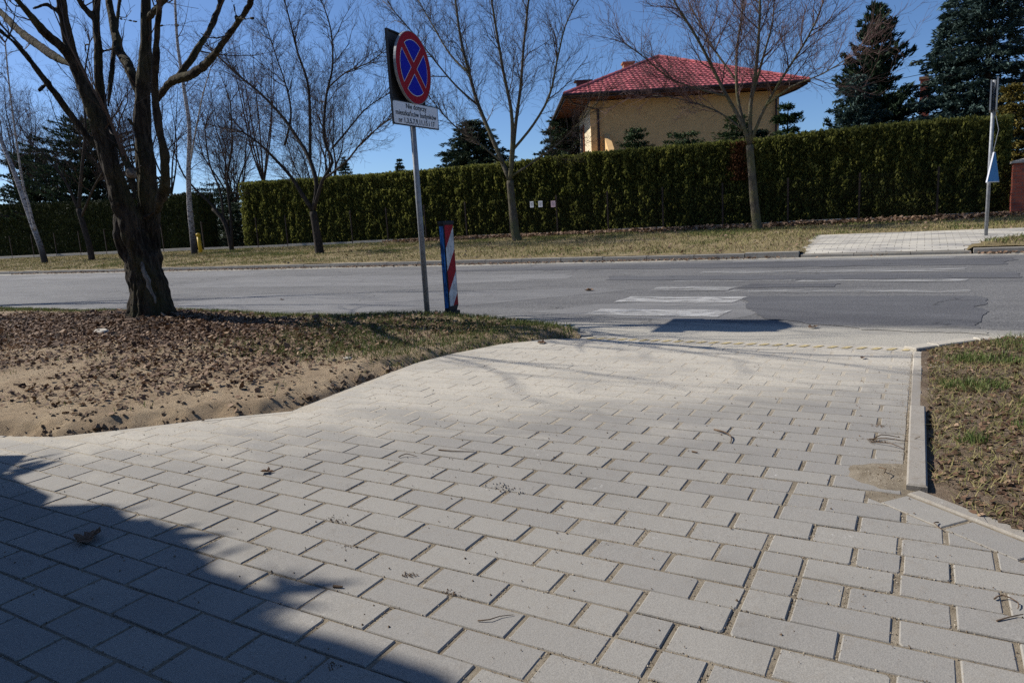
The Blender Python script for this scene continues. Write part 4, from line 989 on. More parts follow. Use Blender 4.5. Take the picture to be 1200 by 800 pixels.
BG = [(-31.5, 26, 8.6, .12, 5, 21, 'twig_r', 'bare background tree behind the thin birch, above the hedge gap'),
      (-28.5, 30, 8.4, .13, 6, 22, 'twig', 'bare background tree rising over the gap between the hedges'),
      (-35.5, 25, 9.5, .12, 5, 23, 'twig_r', 'hazy bare tree behind the big trunk on its right side'),
      (-41, 27, 10.5, .15, 6, 24, 'twig_r', 'tall bare tree behind the big trunk on its left side'),
      (-49, 29, 11.5, .16, 6, 25, 'twig_r', 'bare tree above the dark hedge near the left border'),
      (-55, 27, 12, .16, 6, 26, 'twig_r', 'bare reddish tree at the top left corner'),
      (-37, 33, 13, .15, 6, 27, 'twig_r', 'tallest thin background tree between the limbs of the big trunk'),
      (-24.8, 25, 6.4, .10, 5, 28, 'twig', 'low bare tree showing over the hedge left of the slim street tree'),
      (-27.3, 26.5, 4.6, .07, 7, 29, 'twig', 'dense bare shrub behind the gap between the hedges'),
      (-30.2, 24.6, 5.2, .07, 7, 130, 'twig', 'dense bare shrub behind the thin birch'),
      (-33.4, 27.2, 7.4, .09, 7, 131, 'twig_r', 'twiggy tree between the big trunk and the thin birch'),
      (-45.5, 24.6, 7.6, .10, 7, 132, 'twig', 'twiggy dark tree in front of the left pine'),
      (-39.0, 24.3, 6.6, .10, 7, 133, 'twig', 'low twiggy tree just left of the big trunk'),
      (-60.0, 30.0, 11.0, .14, 6, 134, 'twig_r', 'bare tree cut by the left border above the birch')]
for x, y, h, r, n, sd, tw, lab in BG:
    bare_tree('bare_tree', lab, auto_limbs(x, y, .42, h, r, n, sd, .28), M['bark_dk'], M[tw], sd, group='bare trees behind the left hedge', spacing=.36, tl=2.0, maxl=3, kids=(6, 4), rmin=.0044, sides=7, droop=.1 if tw == 'twig_r' else 0)

# ------------------------------------------------------------------ the big multi-stemmed tree
bl = LIMBS['BIG']
rr = random.Random(77)
base = Vector((bl[0][0][0], bl[0][0][1], .0))
big = empty('big_tree', base); tag(big, 'big dark tree with many thick bare stems and a furrowed trunk in the leaf litter', 'tree')
skel = MB()
tp = catmull([(q[0] - base.x, q[1] - base.y, q[2] - base.z, q[3]) for q in bl[0]], .05)
tp[0][2] -= .15
for p in tp: p[3] *= .76 + .62 * math.exp(-max(p[2], 0) / .13)
skel.tube([p[:3] for p in tp], [p[3] for p in tp], 20, True)
cm = MB()
for li, l in enumerate(bl[1:]):
    pts = catmull([(q[0] - base.x, q[1] - base.y, q[2] - base.z, q[3]) for q in l], .07)
    skel.tube([p[:3] for p in pts], [max(.011, p[3] * .76 * (.5 + .5 * sm(0, .22, i / len(pts)))) * (1 + .10 * mnoise.noise(Vector((i * .35, li, 0)))) for i, p in enumerate(pts)], 14, True)
    if li < 14:
        e = Vector(pts[-1][:3]); dd = (e - Vector(pts[-4][:3])).normalized()
        for k in range(2):
            grow(cm, e - dd * U(0, .4), (dd + Vector((rr.gauss(0, .45), rr.gauss(0, .45), rr.gauss(.1, .3)))).normalized(), rr.uniform(1.0, 1.7), pts[-1][3] * .55, 1, 3, rr, .3, .7, .16, (4, 3), .0035, 3)
        for k in range(2):
            i = rr.randrange(len(pts) // 3, len(pts) - 2); q = Vector(pts[i][:3]); dd = (Vector(pts[i + 1][:3]) - q).normalized()
            side = Vector((rr.gauss(0, 1), rr.gauss(0, 1), rr.gauss(0, .5))); side = (side - dd * side.dot(dd)).normalized()
            grow(cm, q, (dd * .5 + side).normalized(), rr.uniform(.25, .8), .009, 1, 2, rr, .2, .6, .2, (3, 3), .003, 3)
cm.build('crown', M['twig'], big)
so_ = skel.build('trunk', None)
md = so_.modifiers.new('r', 'REMESH'); md.mode = 'VOXEL'; md.voxel_size = .016
md = so_.modifiers.new('s', 'SMOOTH'); md.iterations = 4; md.factor = .5
me = bpy.data.meshes.new_from_object(so_.evaluated_get(bpy.context.evaluated_depsgraph_get()))
bpy.data.objects.remove(so_)
nv = len(me.vertices); co = np.empty(nv * 3); no = np.empty(nv * 3); me.vertices.foreach_get('co', co); me.vertices.foreach_get('normal', no)
co = co.reshape(-1, 3); no = no.reshape(-1, 3); dsp = np.empty(nv)
for i in range(nv):
    x, y, z = co[i]; w_ = .25 + .75 * sm(2.6, .6, z)
    q = mnoise.noise(Vector((x * 9, y * 9, z * 2.4))); q2 = mnoise.noise(Vector((x * 26 + 3, y * 26, z * 11))); q3 = mnoise.noise(Vector((x * 3.2, y * 3.2, z * 1.8 + 4)))
    dsp[i] = w_ * (.030 * (abs(q) * 2 - .6) + .018 * q2 + .026 * q3)
co += no * dsp[:, None]
me.vertices.foreach_set('co', co.ravel()); me.update()
me.polygons.foreach_set('use_smooth', np.ones(len(me.polygons), dtype=bool))
link('trunk', me, big, M['bark_big'])
# strips of bare grey wood and a sawn stub on the side towards the paving
cdir = Vector((.84, -.54, 0)); rdir = Vector((.54, .84, 0))
b = MB()
for (za, zb, oa, ob, w) in ((.28, .80, .05, -.02, .034), (.95, 1.30, -.03, -.06, .028)):
    P = []
    for k in range(9):
        z = za + (zb - za) * k / 8; ax = min(tp, key=lambda q: abs(q[2] - z))
        P.append(Vector((ax[0], ax[1], z)) + cdir * (ax[3] * .93) + rdir * (oa + (ob - oa) * k / 8 + .012 * math.sin(k * 1.9)))
    b.tube(P, [w * (.35 + .65 * math.sin(math.pi * (k + .6) / 9.2)) for k in range(9)], 8, True, .2, 4)
b.build('bare_wood', M['barewood'], big, True)
q = Vector(bl[7][1][:3]) - base
b = MB(); b.tube([q - cdir * .02, q + cdir * .07 + Vector((0, 0, .02)), q + cdir * .11 + Vector((0, 0, .03))], [.055, .048, .042], 10, True, .05); b.build('sawn_stub', M['barewood'], big, True)

# second tree of the row, left of the picture: its branch shadows cross the road
bare_tree('big_tree', 'bare roadside tree outside the left border that shades the road', auto_limbs(-19.5, 7.0 - 1.9, .02, 9, .22, 7, 91, .42), M['bark_big'], M['twig'], 91, spacing=.6, tl=1.8, maxl=2, sides=12)

# ------------------------------------------------------------------ evergreens
def conifer(name, label, x, y, z, h, rad, mat, seed, n=9000, fl=.16, droop=.25, taper=1.0, gap=.35, group=None, low=.04, up=.0, tuft=False, cat='conifer', ragged=.25):
    rr = np.random.default_rng(seed)
    root = empty(name, (x, y, z)); tag(root, label, cat, group)
    tb = MB(); tb.tube([(0, 0, -.1), (0, 0, h * .5), (.03, 0, h * .96)], [max(.05, h * .016), h * .010, .012], 7, False)
    bn = []
    levels = max(6, int(h / gap))
    P = []; D = []
    for l in range(levels):
        zz = h * (low + (1 - low) * (l + rr.uniform(-.3, .3)) / levels)
        r0 = rad * max(.03, (1 - max(0, zz / h)) ** taper) * (1.0 if zz > h * .12 else .85)
        nb = rr.integers(6, 10)
        for k in range(nb):
            a = 2 * math.pi * (k + rr.uniform(-.35, .35)) / nb + l * .7
            r = r0 * rr.uniform(1 - ragged * 1.6, 1 + ragged * .6) + .05
            m = max(3, int(r / .09))
            ca, sa = math.cos(a), math.sin(a)
            ends = []
            for j in range(m + 1):
                t_ = j / m; q = r * t_
                zb = zz - droop * r * t_ * (1.1 - .5 * t_) + up * r * t_ * t_
                ends.append((ca * q, sa * q, zb))
                if t_ > .12:
                    cnt = 1 + int(2.2 * (1 - abs(t_ - .55)))
                    for _ in range(cnt):
                        lat = rr.normal(0, .09 + .16 * r * (1 - t_) * .8)
                        P.append((ca * q - sa * lat, sa * q + ca * lat, zb + rr.normal(0, .035) - abs(lat) * .25))
                        w = math.copysign(min(1, abs(lat) * 4), lat)
                        D.append((ca - sa * w, sa + ca * w, rr.normal(.1 - droop * .5 + (.8 if tuft else 0), .35)))
            tb.tube(ends[::max(1, m // 3)], [max(.006, .012 * r)] * len(ends[::max(1, m // 3)]), 3, False)
    P = np.array(P); D = norm(np.array(D))
    rep = max(1, int(n / len(P)))
    P = np.repeat(P, rep, 0); D = norm(np.repeat(D, rep, 0) + rr.normal(0, .38, (len(P), 3))); P = P + rr.normal(0, .035, P.shape)
    s0 = rr.normal(0, 1, P.shape); s0[:, 2] *= .5
    S = norm(s0 - D * np.sum(s0 * D, 1, keepdims=True))
    Lh = rr.uniform(fl * .6, fl * 1.25, len(P))
    V, F = rot_cloud(P, D, S, Lh, Lh * (.30 if not tuft else .26), .1, .45)
    tb.build('trunk', M['bark_dk'], root)
    link('crown', npmesh('crown', V, F), root, mat)
    return root
conifer('pine_tree', 'dark ragged pine rising above the hedge, right of the house', -1.55, 27.2, .42, 6.75, 1.9, M['needle_dark'], 31, 34000, .20, .05, .62, .30, tuft=True, up=.25, ragged=.45, low=.25)
conifer('spruce_tree', 'blue-grey spruce in front of the dark pine, right of the house', -1.9, 25.3, .42, 4.5, 1.75, M['needle_blue'], 32, 30000, .15, .12, .65, .22, ragged=.3)
conifer('spruce_tree', 'tall blue-green spruce at the right border', 1.5, 26.2, .42, 8.4, 3.1, M['needle_blue'], 33, 60000, .18, .22, .72, .26, ragged=.3)
conifer('spruce_tree', 'spruce with a lower top beside the tall one at the right border', .45, 26.6, .42, 6.4, 1.6, M['needle_blue'], 43, 26000, .18, .2, .7, .26, ragged=.35)
conifer('golden_conifer', 'golden yellow conifer over the hedge behind the blue sign pole', 1.95, 23.6, .42, 3.5, 1.15, M['needle_gold'], 34, 12000, .14, .1, .5, .25, ragged=.35)
conifer('fir_tree', 'dark round-topped fir above the hedge right of the no-stopping sign', -19.7, 31, .42, 5.6, 3.1, M['needle_dark'], 35, 44000, .22, .05, .5, .15, ragged=.3)
conifer('fir_tree', 'dark fir half hidden behind the left end of the house', -15.6, 33.2, .42, 5.6, 2.6, M['needle_dark'], 36, 40000, .22, .05, .45, .15, ragged=.35)
conifer('spruce_tree', 'small spruce top over the hedge, the left one of two', -45.7, 50, .42, 7.1, 2.4, M['needle_dark'], 37, 16000, .26, .2, .8, .22, group='two small spruce tops behind the hedge')
conifer('spruce_tree', 'small spruce top over the hedge just left of the sign pole', -39.4, 50, .42, 6.3, 1.9, M['needle_dark'], 38, 16000, .26, .2, .8, .22, group='two small spruce tops behind the hedge')
conifer('pine_tree', 'dark pine mass behind the dark hedge at the left', -43.5, 25.5, .42, 8.0, 4.6, M['needle_dark'], 39, 40000, .26, .05, .42, .3, tuft=True, up=.2, ragged=.45, low=.2)
conifer('pine_tree', 'second dark pine further left above the dark hedge', -51.5, 26.5, .42, 7.0, 4.2, M['needle_dark'], 40, 30000, .26, .05, .45, .3, tuft=True, up=.2, ragged=.45, low=.2)
G_SH = 'garden evergreens in front of the house'
conifer('garden_shrub', 'pointed green shrub under the left half of the house wall', -8.72, 24, .42, 3.5, 1.3, M['needle_green'], 51, 15000, .13, -.25, .6, .22, group=G_SH, cat='shrub', ragged=.4)
conifer('garden_shrub', 'low green shrub below the middle of the house wall', -6.95, 24, .42, 3.15, 1.2, M['needle_green'], 52, 15000, .13, -.25, .4, .22, group=G_SH, cat='shrub', ragged=.4)
conifer('garden_shrub', 'bushy green shrub left of the tree in front of the house', -5.3, 24, .42, 3.45, 1.15, M['needle_green'], 53, 16000, .13, -.2, .42, .22, group=G_SH, cat='shrub', ragged=.35)
conifer('garden_shrub', 'upright green conifer under the right end of the roof', -3.75, 24, .42, 3.65, 1.0, M['needle_green'], 54, 16000, .13, -.2, .6, .22, group=G_SH, cat='shrub', ragged=.35)
conifer('garden_shrub', 'small dark shrub right of the tree in front of the house', -4.55, 24.2, .42, 3.05, .6, M['needle_dark'], 55, 12000, .13, -.2, .45, .22, group=G_SH, cat='shrub', ragged=.35)
for i, (x, y, h, r) in enumerate(((-30.6, 24.5, 3.0, 1.6), (-28.4, 23.4, 2.2, 1.3), (-32.6, 25.5, 3.4, 1.8))):
    conifer('garden_shrub', ['dark bush filling the gap between the two hedges', 'lower dark bush at the left end of the long hedge', 'dark bush behind the right end of the dark hedge'][i], x, y, .4, h, r, M['needle_dark'], 71 + i, 9000, .16, -.1, .35, .2, group='dark bushes in the hedge gap', cat='shrub', ragged=.3)
# first bush known by its shadow; two behind the camera added to block skylight
for i, (x, y, h, r) in enumerate(((-6.0, -1.06, 4.85, 2.8), (-5.4, -5.6, 7.5, 2.8), (-1.2, -6.6, 7.0, 2.8))):
    o = conifer('garden_shrub', ['thick evergreen outside the left border whose shadow falls on the paving', 'tall unseen evergreen added behind the viewer on the left to block skylight', 'tall unseen evergreen added straight behind the viewer to block skylight'][i], x, y, .0, h * .97, r * .95, M['needle_green'], 61 + i, 30000, .22, -.05, .30 if i == 0 else .186, .2, group='evergreens casting the shadow on the paving', cat='shrub', ragged=.06)
    V = []; F = []; nz, na = 26, 44  # solid lumpy hull added inside each bush so its shadow falls dense
    for j in range(nz):
        zz = h * (.02 + .95 * j / (nz - 1))
        for k in range(na):
            a = 2 * math.pi * k / na; q = r * (1 - zz / h) ** (.30 if i == 0 else .186) * (.90 + .20 * mnoise.noise(Vector((math.cos(a) * 3.6, math.sin(a) * 3.6, zz * 3.1 + i * 5))))
            V.append((math.cos(a) * q, math.sin(a) * q, zz))
    for j in range(nz - 1):
        for k in range(na): F.append((j * na + k, j * na + (k + 1) % na, (j + 1) * na + (k + 1) % na, (j + 1) * na + k))
    F.append(tuple((nz - 1) * na + k for k in range(na)))
    link('inner_branches', pymesh('inner_branches', V, F), o, M['hedge_core'])
# ------------------------------------------------------------------ wire fence with plinth in front of the hedge
M['post'] = plain('brown_fence_post', (.040, .026, .018), .7, .3, var=.3)
M['wire'] = plain('dark_fence_wire', (.025, .024, .02), .9, .0)
M['plinth'] = concrete('plinth_concrete', (.36, .34, .30), dust=False, dirt=.6)
FY = 20.96
fence = empty('wire_fence', (-12, FY, .38)); tag(fence, 'thin brown wire fence with low concrete plinth along the foot of the hedge', 'fence')
postx = [-10.28 + 1.762 * k for k in range(-10, 8)]
for x in postx:
    b = MB(); b.box((x + 12, 0, .62), (.045, .045, 1.32)); b.build('post', M['post'], fence)
for a, c in zip(postx[:-1], postx[1:]):
    zt = .075 + .012 * math.sin(a * 1.3)
    b = MB(); b.box(((a + c) / 2 + 12, .0, zt - .10), (c - a - .05, .055, .26), 0, .008); b.build('plinth_slab', M['plinth'], fence)
b = MB()
for z in (.16, .66, 1.20): b.tube([(postx[0] + 12, -.03, z), (postx[-1] + 12, -.03, z)], [.003, .003], 3, False)
x = postx[0]; H = 1.05
while x < postx[-1] - H:
    b.tube([(x + 12, -.035, .15), (x + 12 + H, -.035, .15 + H)], [.0011, .0011], 3, False)
    b.tube([(x + 12 + H, -.032, .15), (x + 12, -.032, .15 + H)], [.0011, .0011], 3, False)
    x += .085
b.build('wire_mesh', M['wire'], fence)
# left property: another fence in front of the dark hedge
fen2 = empty('wire_fence', (-38, 21.1, .39)); tag(fen2, 'dark wire fence with pale plinth in front of the dark hedge at the left', 'fence')
px2 = [-54 + 2.3 * k for k in range(12)]
for x in px2:
    b = MB(); b.box((x + 38, 0, .6), (.045, .045, 1.3)); b.build('post', M['post'], fen2)
for a, c in zip(px2[:-1], px2[1:]):
    b = MB(); b.box(((a + c) / 2 + 38, 0, .0), (c - a - .06, .06, .26), 0, .008); b.build('plinth_slab', M['plinth'], fen2)
b = MB()
for z in (.2, .7, 1.22): b.tube([(px2[0] + 38, -.03, z), (px2[-1] + 38, -.03, z)], [.002, .002], 3, False)
b.build('wire_mesh', M['wire'], fen2)

# three sheets of paper on the fence
M['paper'] = plain('white_paper', (.78, .78, .78), .8, .2, var=.04)
M['paper_pink'] = plain('pinkish_paper', (.66, .47, .50), .8, .2, var=.08)
M['ink'] = plain('printed_text', (.12, .10, .12), .8, .2)
for (x, z, w, h, m, lab) in ((-11.15, 1.415, .13, .20, 'paper', 'white paper notice on the hedge fence, leftmost of three'), (-10.83, 1.41, .15, .20, 'paper', 'white paper notice on the hedge fence, middle of three'), (-10.37, 1.385, .16, .20, 'paper_pink', 'pinkish paper notice on the hedge fence, rightmost of three')):
    r_ = empty('paper_notice', (x, FY - .06, z)); tag(r_, lab, 'notice', 'paper notices on the wire fence')
    b = MB(); b.box((0, 0, 0), (w, .006, h)); b.build('sheet', M[m], r_)
    b = MB()
    for k in range(4): b.box((0, -.0045, h * (.28 - .17 * k)), (w * (.7 if k != 3 else .45), .001, .008))
    b.build('print', M['ink'], r_)

# ------------------------------------------------------------------ brick gate pillar at the right
t = NT('red_brick'); tc = t.n('ShaderNodeTexCoord')
br = t.n('ShaderNodeTexBrick'); br.inputs['Color1'].default_value = (.26, .065, .04, 1); br.inputs['Color2'].default_value = (.36, .10, .06, 1); br.inputs['Mortar'].default_value = (.16, .11, .09, 1)
br.inputs['Scale'].default_value = 1; br.inputs['Mortar Size'].default_value = .006; br.inputs['Brick Width'].default_value = .25; br.inputs['Row Height'].default_value = .077
cv = t.n('ShaderNodeCombineXYZ'); sx = t.sep(tc.outputs['Object']); t.put(cv.inputs[0], t.math('ADD', sx[0], sx[1])); t.put(cv.inputs[1], sx[2]); t.put(br.inputs['Vector'], cv.outputs[0])
M['brick'] = t.fin(br.outputs['Color'], .85, .2)
pil = empty('brick_pillar', (2.02, 20.98, .38)); tag(pil, 'red brick gate pillar with pale cap at the right end of the hedge', 'pillar')
b = MB(); b.box((0, 0, .60), (.44, .44, 1.24)); b.build('shaft', M['brick'], pil)
b = MB(); b.box((0, 0, 1.245), (.54, .54, .05)); b.add([(-.27, -.27, 1.27), (.27, -.27, 1.27), (.27, .27, 1.27), (-.27, .27, 1.27), (0, 0, 1.33)], [(0, 1, 4), (1, 2, 4), (2, 3, 4), (3, 0, 4)]); b.build('cap', M['plinth'], pil)
b = MB(); b.box((.9, .02, .32), (1.35, .2, .7)); b.build('low_wall', M['brick'], pil)

# ------------------------------------------------------------------ house with hipped red roof
M['stucco'] = plain('ochre_stucco', (.76, .49, .23), .92, .1, var=.07, sc=5)
M['stucco_l'] = plain('cream_stucco', (.76, .64, .44), .92, .1, var=.05, sc=5)
M['rooftile'] = plain('red_metal_tile', (.42, .105, .108), .55, .4, var=.25, sc=2.2)
M['soffit'] = plain('brown_wood_soffit', (.13, .045, .022), .7, .2, var=.3, sc=9)
M['gutter'] = plain('dark_gutter', (.035, .018, .018), .5, .4)
M['winframe'] = plain('brown_window_frame', (.22, .075, .03), .5, .4)
t = NT('window_glass'); M['glass'] = t.fin((.03, .035, .04), .08, .6)
M['chimney'] = plain('brown_chimney', (.30, .17, .10), .9, .1, var=.25, sc=14)
HA = math.radians(30.0)
house = empty('house', (-12.695, 27.181, .42), HA); tag(house, 'ochre house with a red hipped tile roof behind the hedge', 'house')
EZ = 5.30                                           # eave height above the garden
W, D = 9.75, 13.0
OU, OV = 1.1, 1.0                                   # overhangs
wx0, wx1, wy0, wy1 = OU, W - .75, OV, D - 1.0
def wall(P, mat=M['stucco'], name='wall'):
    b = MB(); b.add(P, [(0, 1, 2, 3)]); return b.build(name, mat, house)
wall([(wx0, wy0, -.1), (wx1, wy0, -.1), (wx1, wy0, EZ - .1), (wx0, wy0, EZ - .1)])
wall([(wx0, wy1, -.1), (wx0, wy0, -.1), (wx0, wy0, EZ - .1), (wx0, wy1, EZ - .1)], M['stucco_l'])
wall([(wx1, wy0, -.1), (wx1, wy1, -.1), (wx1, wy1, EZ - .1), (wx1, wy0, EZ - .1)])
wall([(wx1, wy1, -.1), (wx0, wy1, -.1), (wx0, wy1, EZ - .1), (wx1, wy1, EZ - .1)])
# corner pilaster and a low wing wall whose sunlit flank shows above the hedge
b = MB(); b.box((wx0 + .10, wy0 - .03, 2.6), (.26, .10, 5.2)); b.build('pilaster', M['stucco'], house)
ann = MB(); x0, x1, yf, yb = 1.62, 1.86, wy0 - 1.3, wy0 + .02
ann.add([(x0, yf, -.1), (x1, yf, -.1), (x1, yf, 3.05), (x0, yf, 3.05), (x0, yb, -.1), (x1, yb, -.1), (x1, yb, 3.85), (x0, yb, 3.85)], [(0, 1, 2, 3), (1, 5, 6, 2), (4, 0, 3, 7), (3, 2, 6, 7)]); ann.build('wing_wall', M['stucco'], house)
# eaves: soffit, fascia, gutter
b = MB(); b.add([(0, 0, EZ - .06), (W, 0, EZ - .06), (W, D, EZ - .06), (0, D, EZ - .06)], [(3, 2, 1, 0)]); so = b.build('soffit', M['soffit'], house)
for i in range(26):
    b = MB(); b.box((.04, .25 + i * .5, EZ - .075), (.02, .46, .02)) if 0 else b.box((OU / 2, .25 + i * .5, EZ - .072), (OU - .02, .02, .02)); b.build('batten', M['gutter'], so)
for (c, d_) in (((W / 2, -.01, EZ), (W, .03, .16)), ((-.01, D / 2, EZ), (.03, D, .16)), ((W + .01, D / 2, EZ), (.03, D, .16)), ((W / 2, D + .01, EZ), (W, .03, .16))):
    b = MB(); b.box(c, d_); b.build('fascia', M['gutter'], house)
for P in ([(-.08, -.09, EZ + .03), (W + .08, -.09, EZ + .03)], [(-.09, -.08, EZ + .03), (-.09, D + .08, EZ + .03)]):
    b = MB(); b.tube(P, [.065, .065], 8, True); b.build('gutter', M['gutter'], house)
b = MB(); b.tube([(.05, -.08, EZ - .03), (.3, .25, EZ - .25), (wx0 + .3, wy0 - .11, EZ - .45), (wx0 + .3, wy0 - .11, 0)], [.045] * 4, 7, True); b.build('downpipe', M['gutter'], house)
b = MB(); b.tube([(W, -.02, EZ - .03), (W - .3, .3, EZ - .2), (wx1 - .15, wy0 - .08, EZ - .42), (wx1 - .15, wy0 - .08, 0)], [.045] * 4, 7, True); b.build('downpipe', M['gutter'], house)
# roof: four hips of pressed tiles in real courses
PK = (4.98, 5.6); PK2 = (4.98, 7.4); RZ = 8.13 - .42 + .03
def hip(name, A, B, Ta, Tb):
    """plane from eave A->B up to Ta->Tb, tile waves along the eave and steps up the slope"""
    A, B, Ta, Tb = map(Vector, (A, B, Ta, Tb))
    e = (B - A).normalized(); Lw = (B - A).length
    hgt = (Ta - A) - e * (Ta - A).dot(e); S = hgt.length; up_ = hgt.normalized(); nn = e.cross(up_).normalized()
    ua, ub = (Ta - A).dot(e), (Tb - A).dot(e)
    V = []; F = []; step = .33; rows = int(S / step); step = S / rows; wave = .21; ns = 6
    for r in range(rows):
        s0, s1 = r * step, (r + 1) * step
        def rng(s): return ua * s / S, Lw + (ub - Lw) * s / S
        (a0, b0), (a1, b1) = rng(s0), rng(s1)
        n = max(2, int((b0 - a0) / wave * ns)); o = len(V)
        for k in range(n + 1):
            q = a0 + (b0 - a0) * k / n
            wv = .022 * (.5 + .5 * math.cos(2 * math.pi * q / wave)) ** .8
            qt = min(max(q, a1), b1)
            sl0 = s0; sl1 = s1
            if q < a1 and ua > 1e-6: sl1 = min(s1, q / ua * S)
            if q > b1 and Lw - ub > 1e-6: sl1 = min(s1, (Lw - q) / (Lw - ub) * S)
            V.append(tuple(A + e * q + up_ * s0 + nn * (-.004)))
            V.append(tuple(A + e * q + up_ * s0 + nn * (.034 + wv)))
            V.append(tuple(A + e * q + up_ * max(s0 + .002, sl1) + nn * (.004 + wv)))
        for k in range(n):
            i = o + k * 3
            F += [(i, i + 3, i + 4, i + 1), (i + 1, i + 4, i + 5, i + 2)]
    return link(name, pymesh(name, V, F), house, M['rooftile'])
z0 = EZ + .07; ex = .06
c00, c10, c11, c01 = (-ex, -ex, z0), (W + ex, -ex, z0), (W + ex, D + ex, z0), (-ex, D + ex, z0)
pk = (PK[0], PK[1], RZ); pk2 = (PK2[0], PK2[1], RZ)
r0 = hip('roof', c00, c10, pk, pk); hip('roof', c10, c11, pk, pk2); hip('roof', c11, c01, pk2, pk2); hip('roof', c01, c00, pk2, pk)
for a, c in ((c00, pk), (c10, pk), (c11, pk2), (c01, pk2), (pk, pk2)):
    b = MB(); a = Vector(a) + Vector((0, 0, .03)); c = Vector(c) + Vector((0, 0, .03)); n = 14
    for k in range(n):
        p, q = a.lerp(c, k / n), a.lerp(c, (k + 1.06) / n); b.tube([p, q], [.085, .07], 6, True)
    b.build('ridge_cap', M['rooftile'], house)
# chimneys and windows
b = MB(); b.box((3.9, 7.9, RZ - .35), (.5, .5, 1.1)); b.box((3.9, 7.9, RZ + .23), (.62, .62, .08)); b.build('chimney', M['chimney'], house)
b = MB(); b.box((1.75, 9.3, RZ - .75), (.7, .45, .9)); b.box((1.75, 9.3, RZ - .27), (.95, .6, .07)); b.build('chimney', M['gutter'], house)
for (y0, y1, za, zb) in ((3.6, 4.8, 3.0, 4.6), (7.0, 8.2, 3.0, 4.3), (3.6, 4.8, .6, 2.0), (10, 11.2, 3.0, 4.3)):
    wn_ = MB(); wn_.box((wx0 - .02, (y0 + y1) / 2, (za + zb) / 2), (.09, y1 - y0, zb - za)); wo_ = wn_.build('window', M['winframe'], house)
    for k in range(2):
        yy = y0 + (y1 - y0) * (.27 + .46 * k); b = MB(); b.box((wx0 - .068, yy, (za + zb) / 2), (.012, (y1 - y0) * .38, (zb - za) * .84)); b.build('pane', M['glass'], wo_)
# distant brick chimney and overhead cables
ch = empty('far_chimney', (-.15, 40, .42)); tag(ch, 'brick chimney of a house behind the spruces', 'chimney')
b = MB(); b.box((0, 0, 2.9), (.40, .40, 5.9)); b.build('stack', M['brick'], ch)
b = MB(); b.box((0, 0, 5.93), (.50, .50, .12)); b.build('cap', M['chimney'], ch)
M['cable'] = plain('black_cable', (.02, .02, .022), .6, .3)
up_ = MB(); up_.tube([(-2.6, 34, .2), (-2.6, 34, 6.1)], [.11, .08], 10, True)
pole = empty('utility_pole', (-2.6, 34, .42)); tag(pole, 'wooden utility pole hidden behind the dark pine', 'pole')
b = MB(); b.tube([(0, 0, -.2), (0, 0, 5.6)], [.11, .08], 10, True); b.build('shaft', M['bark_dk'], pole)
for i, (za, zb, lab) in enumerate(((5.55, 6.75, 'topmost of three black cables between pine and tall spruce'), (5.0, 6.1, 'middle of three black cables between pine and tall spruce'), (4.75, 5.75, 'lowest of three black cables between pine and tall spruce'))):
    P = [(-2.6 + 12.6 * k / 14, 34 + 2 * k / 14, za + (zb - za) * k / 14 * 2.2 - .5 * math.sin(math.pi * k / 14)) for k in range(15)]
    b = MB(); b.tube(P, [.014] * 15, 4, True); o = b.build('overhead_cable', M['cable']); tag(o, lab, 'cable', 'overhead cables at the right')

# yellow marker post by the thin birch
M['yellow'] = plain('yellow_plastic', (.55, .36, .015), .5, .4, var=.08)
yp = empty('marker_post', (-26.28, 19.55, .32)); tag(yp, 'short yellow gas marker post beside the thin birch', 'post')
b = MB(); b.tube([(0, 0, -.1), (-.03, 0, .70)], [.075, .075], 12, True); b.build('post', M['yellow'], yp, True)
b = MB(); b.tube([(-.03, 0, .70), (-.035, 0, .80), (-.035, 0, .82)], [.092, .088, .03], 12, True); b.build('cap', M['yellow'], yp, True)

# ------------------------------------------------------------------ no-stopping sign on its pole
M['galv'] = plain('galvanised_steel', (.27, .28, .29), .6, .4, .35, var=.18, sc=20)
M['signback'] = plain('dark_sign_back', (.055, .055, .058), .55, .4, .3, var=.2)
M['s_red'] = plain('sign_red', (.30, .006, .016), .6, .15, var=.06)
M['s_blue'] = plain('sign_blue', (.006, .009, .36), .6, .15, var=.06)
M['s_white'] = plain('sign_white', (.70, .71, .74), .4, .5, var=.05)
M['s_black'] = plain('sign_black', (.012, .012, .014), .5, .4)
SP = (-4.395, 5.835)
sp = empty('no_stopping_sign', (SP[0], SP[1], .07), math.radians(7.5)); tag(sp, 'round blue and red no-stopping sign with white text plate on a grey pole', 'road sign')
b = MB(); b.tube([(0, 0, -.35), (0, 0, 2.60)], [.0285, .0285], 16, True); b.build('pole', M['galv'], sp, True)
b = MB(); b.tube([(0, 0, 2.60), (0, 0, 2.62)], [.032, .030], 16, True); b.build('pole_cap', M['signback'], sp, True)
def disc(name, r0, r1, x, mat, parent, a0=0.0, a1=2 * math.pi, n=64, cy=0, cz=0):
    V = []; F = []
    for k in range(n + 1):
        a = a0 + (a1 - a0) * k / n
        V += [(x, cy + math.cos(a) * r0, cz + math.sin(a) * r0), (x, cy + math.cos(a) * r1, cz + math.sin(a) * r1)]
    F = [(2 * k, 2 * k + 1, 2 * k + 3, 2 * k + 2) for k in range(n)]
    b = MB(); b.add(V, F); return b.build(name, mat, parent)
CZ = 2.415; RS = .332
dsk = MB(); dsk.tube([(.036, 0, CZ), (.060, 0, CZ)], [RS, RS], 64, True); dk = dsk.build('sign_plate', M['signback'], sp)
rimo = MB(); 
V = []; F = []
for k in range(64):
    a = 2 * math.pi * k / 64
    for (r, x) in ((RS - .001, .040), (RS + .005, .040), (RS + .005, .064), (RS - .001, .064)): V.append((x, math.cos(a) * r, CZ + math.sin(a) * r))
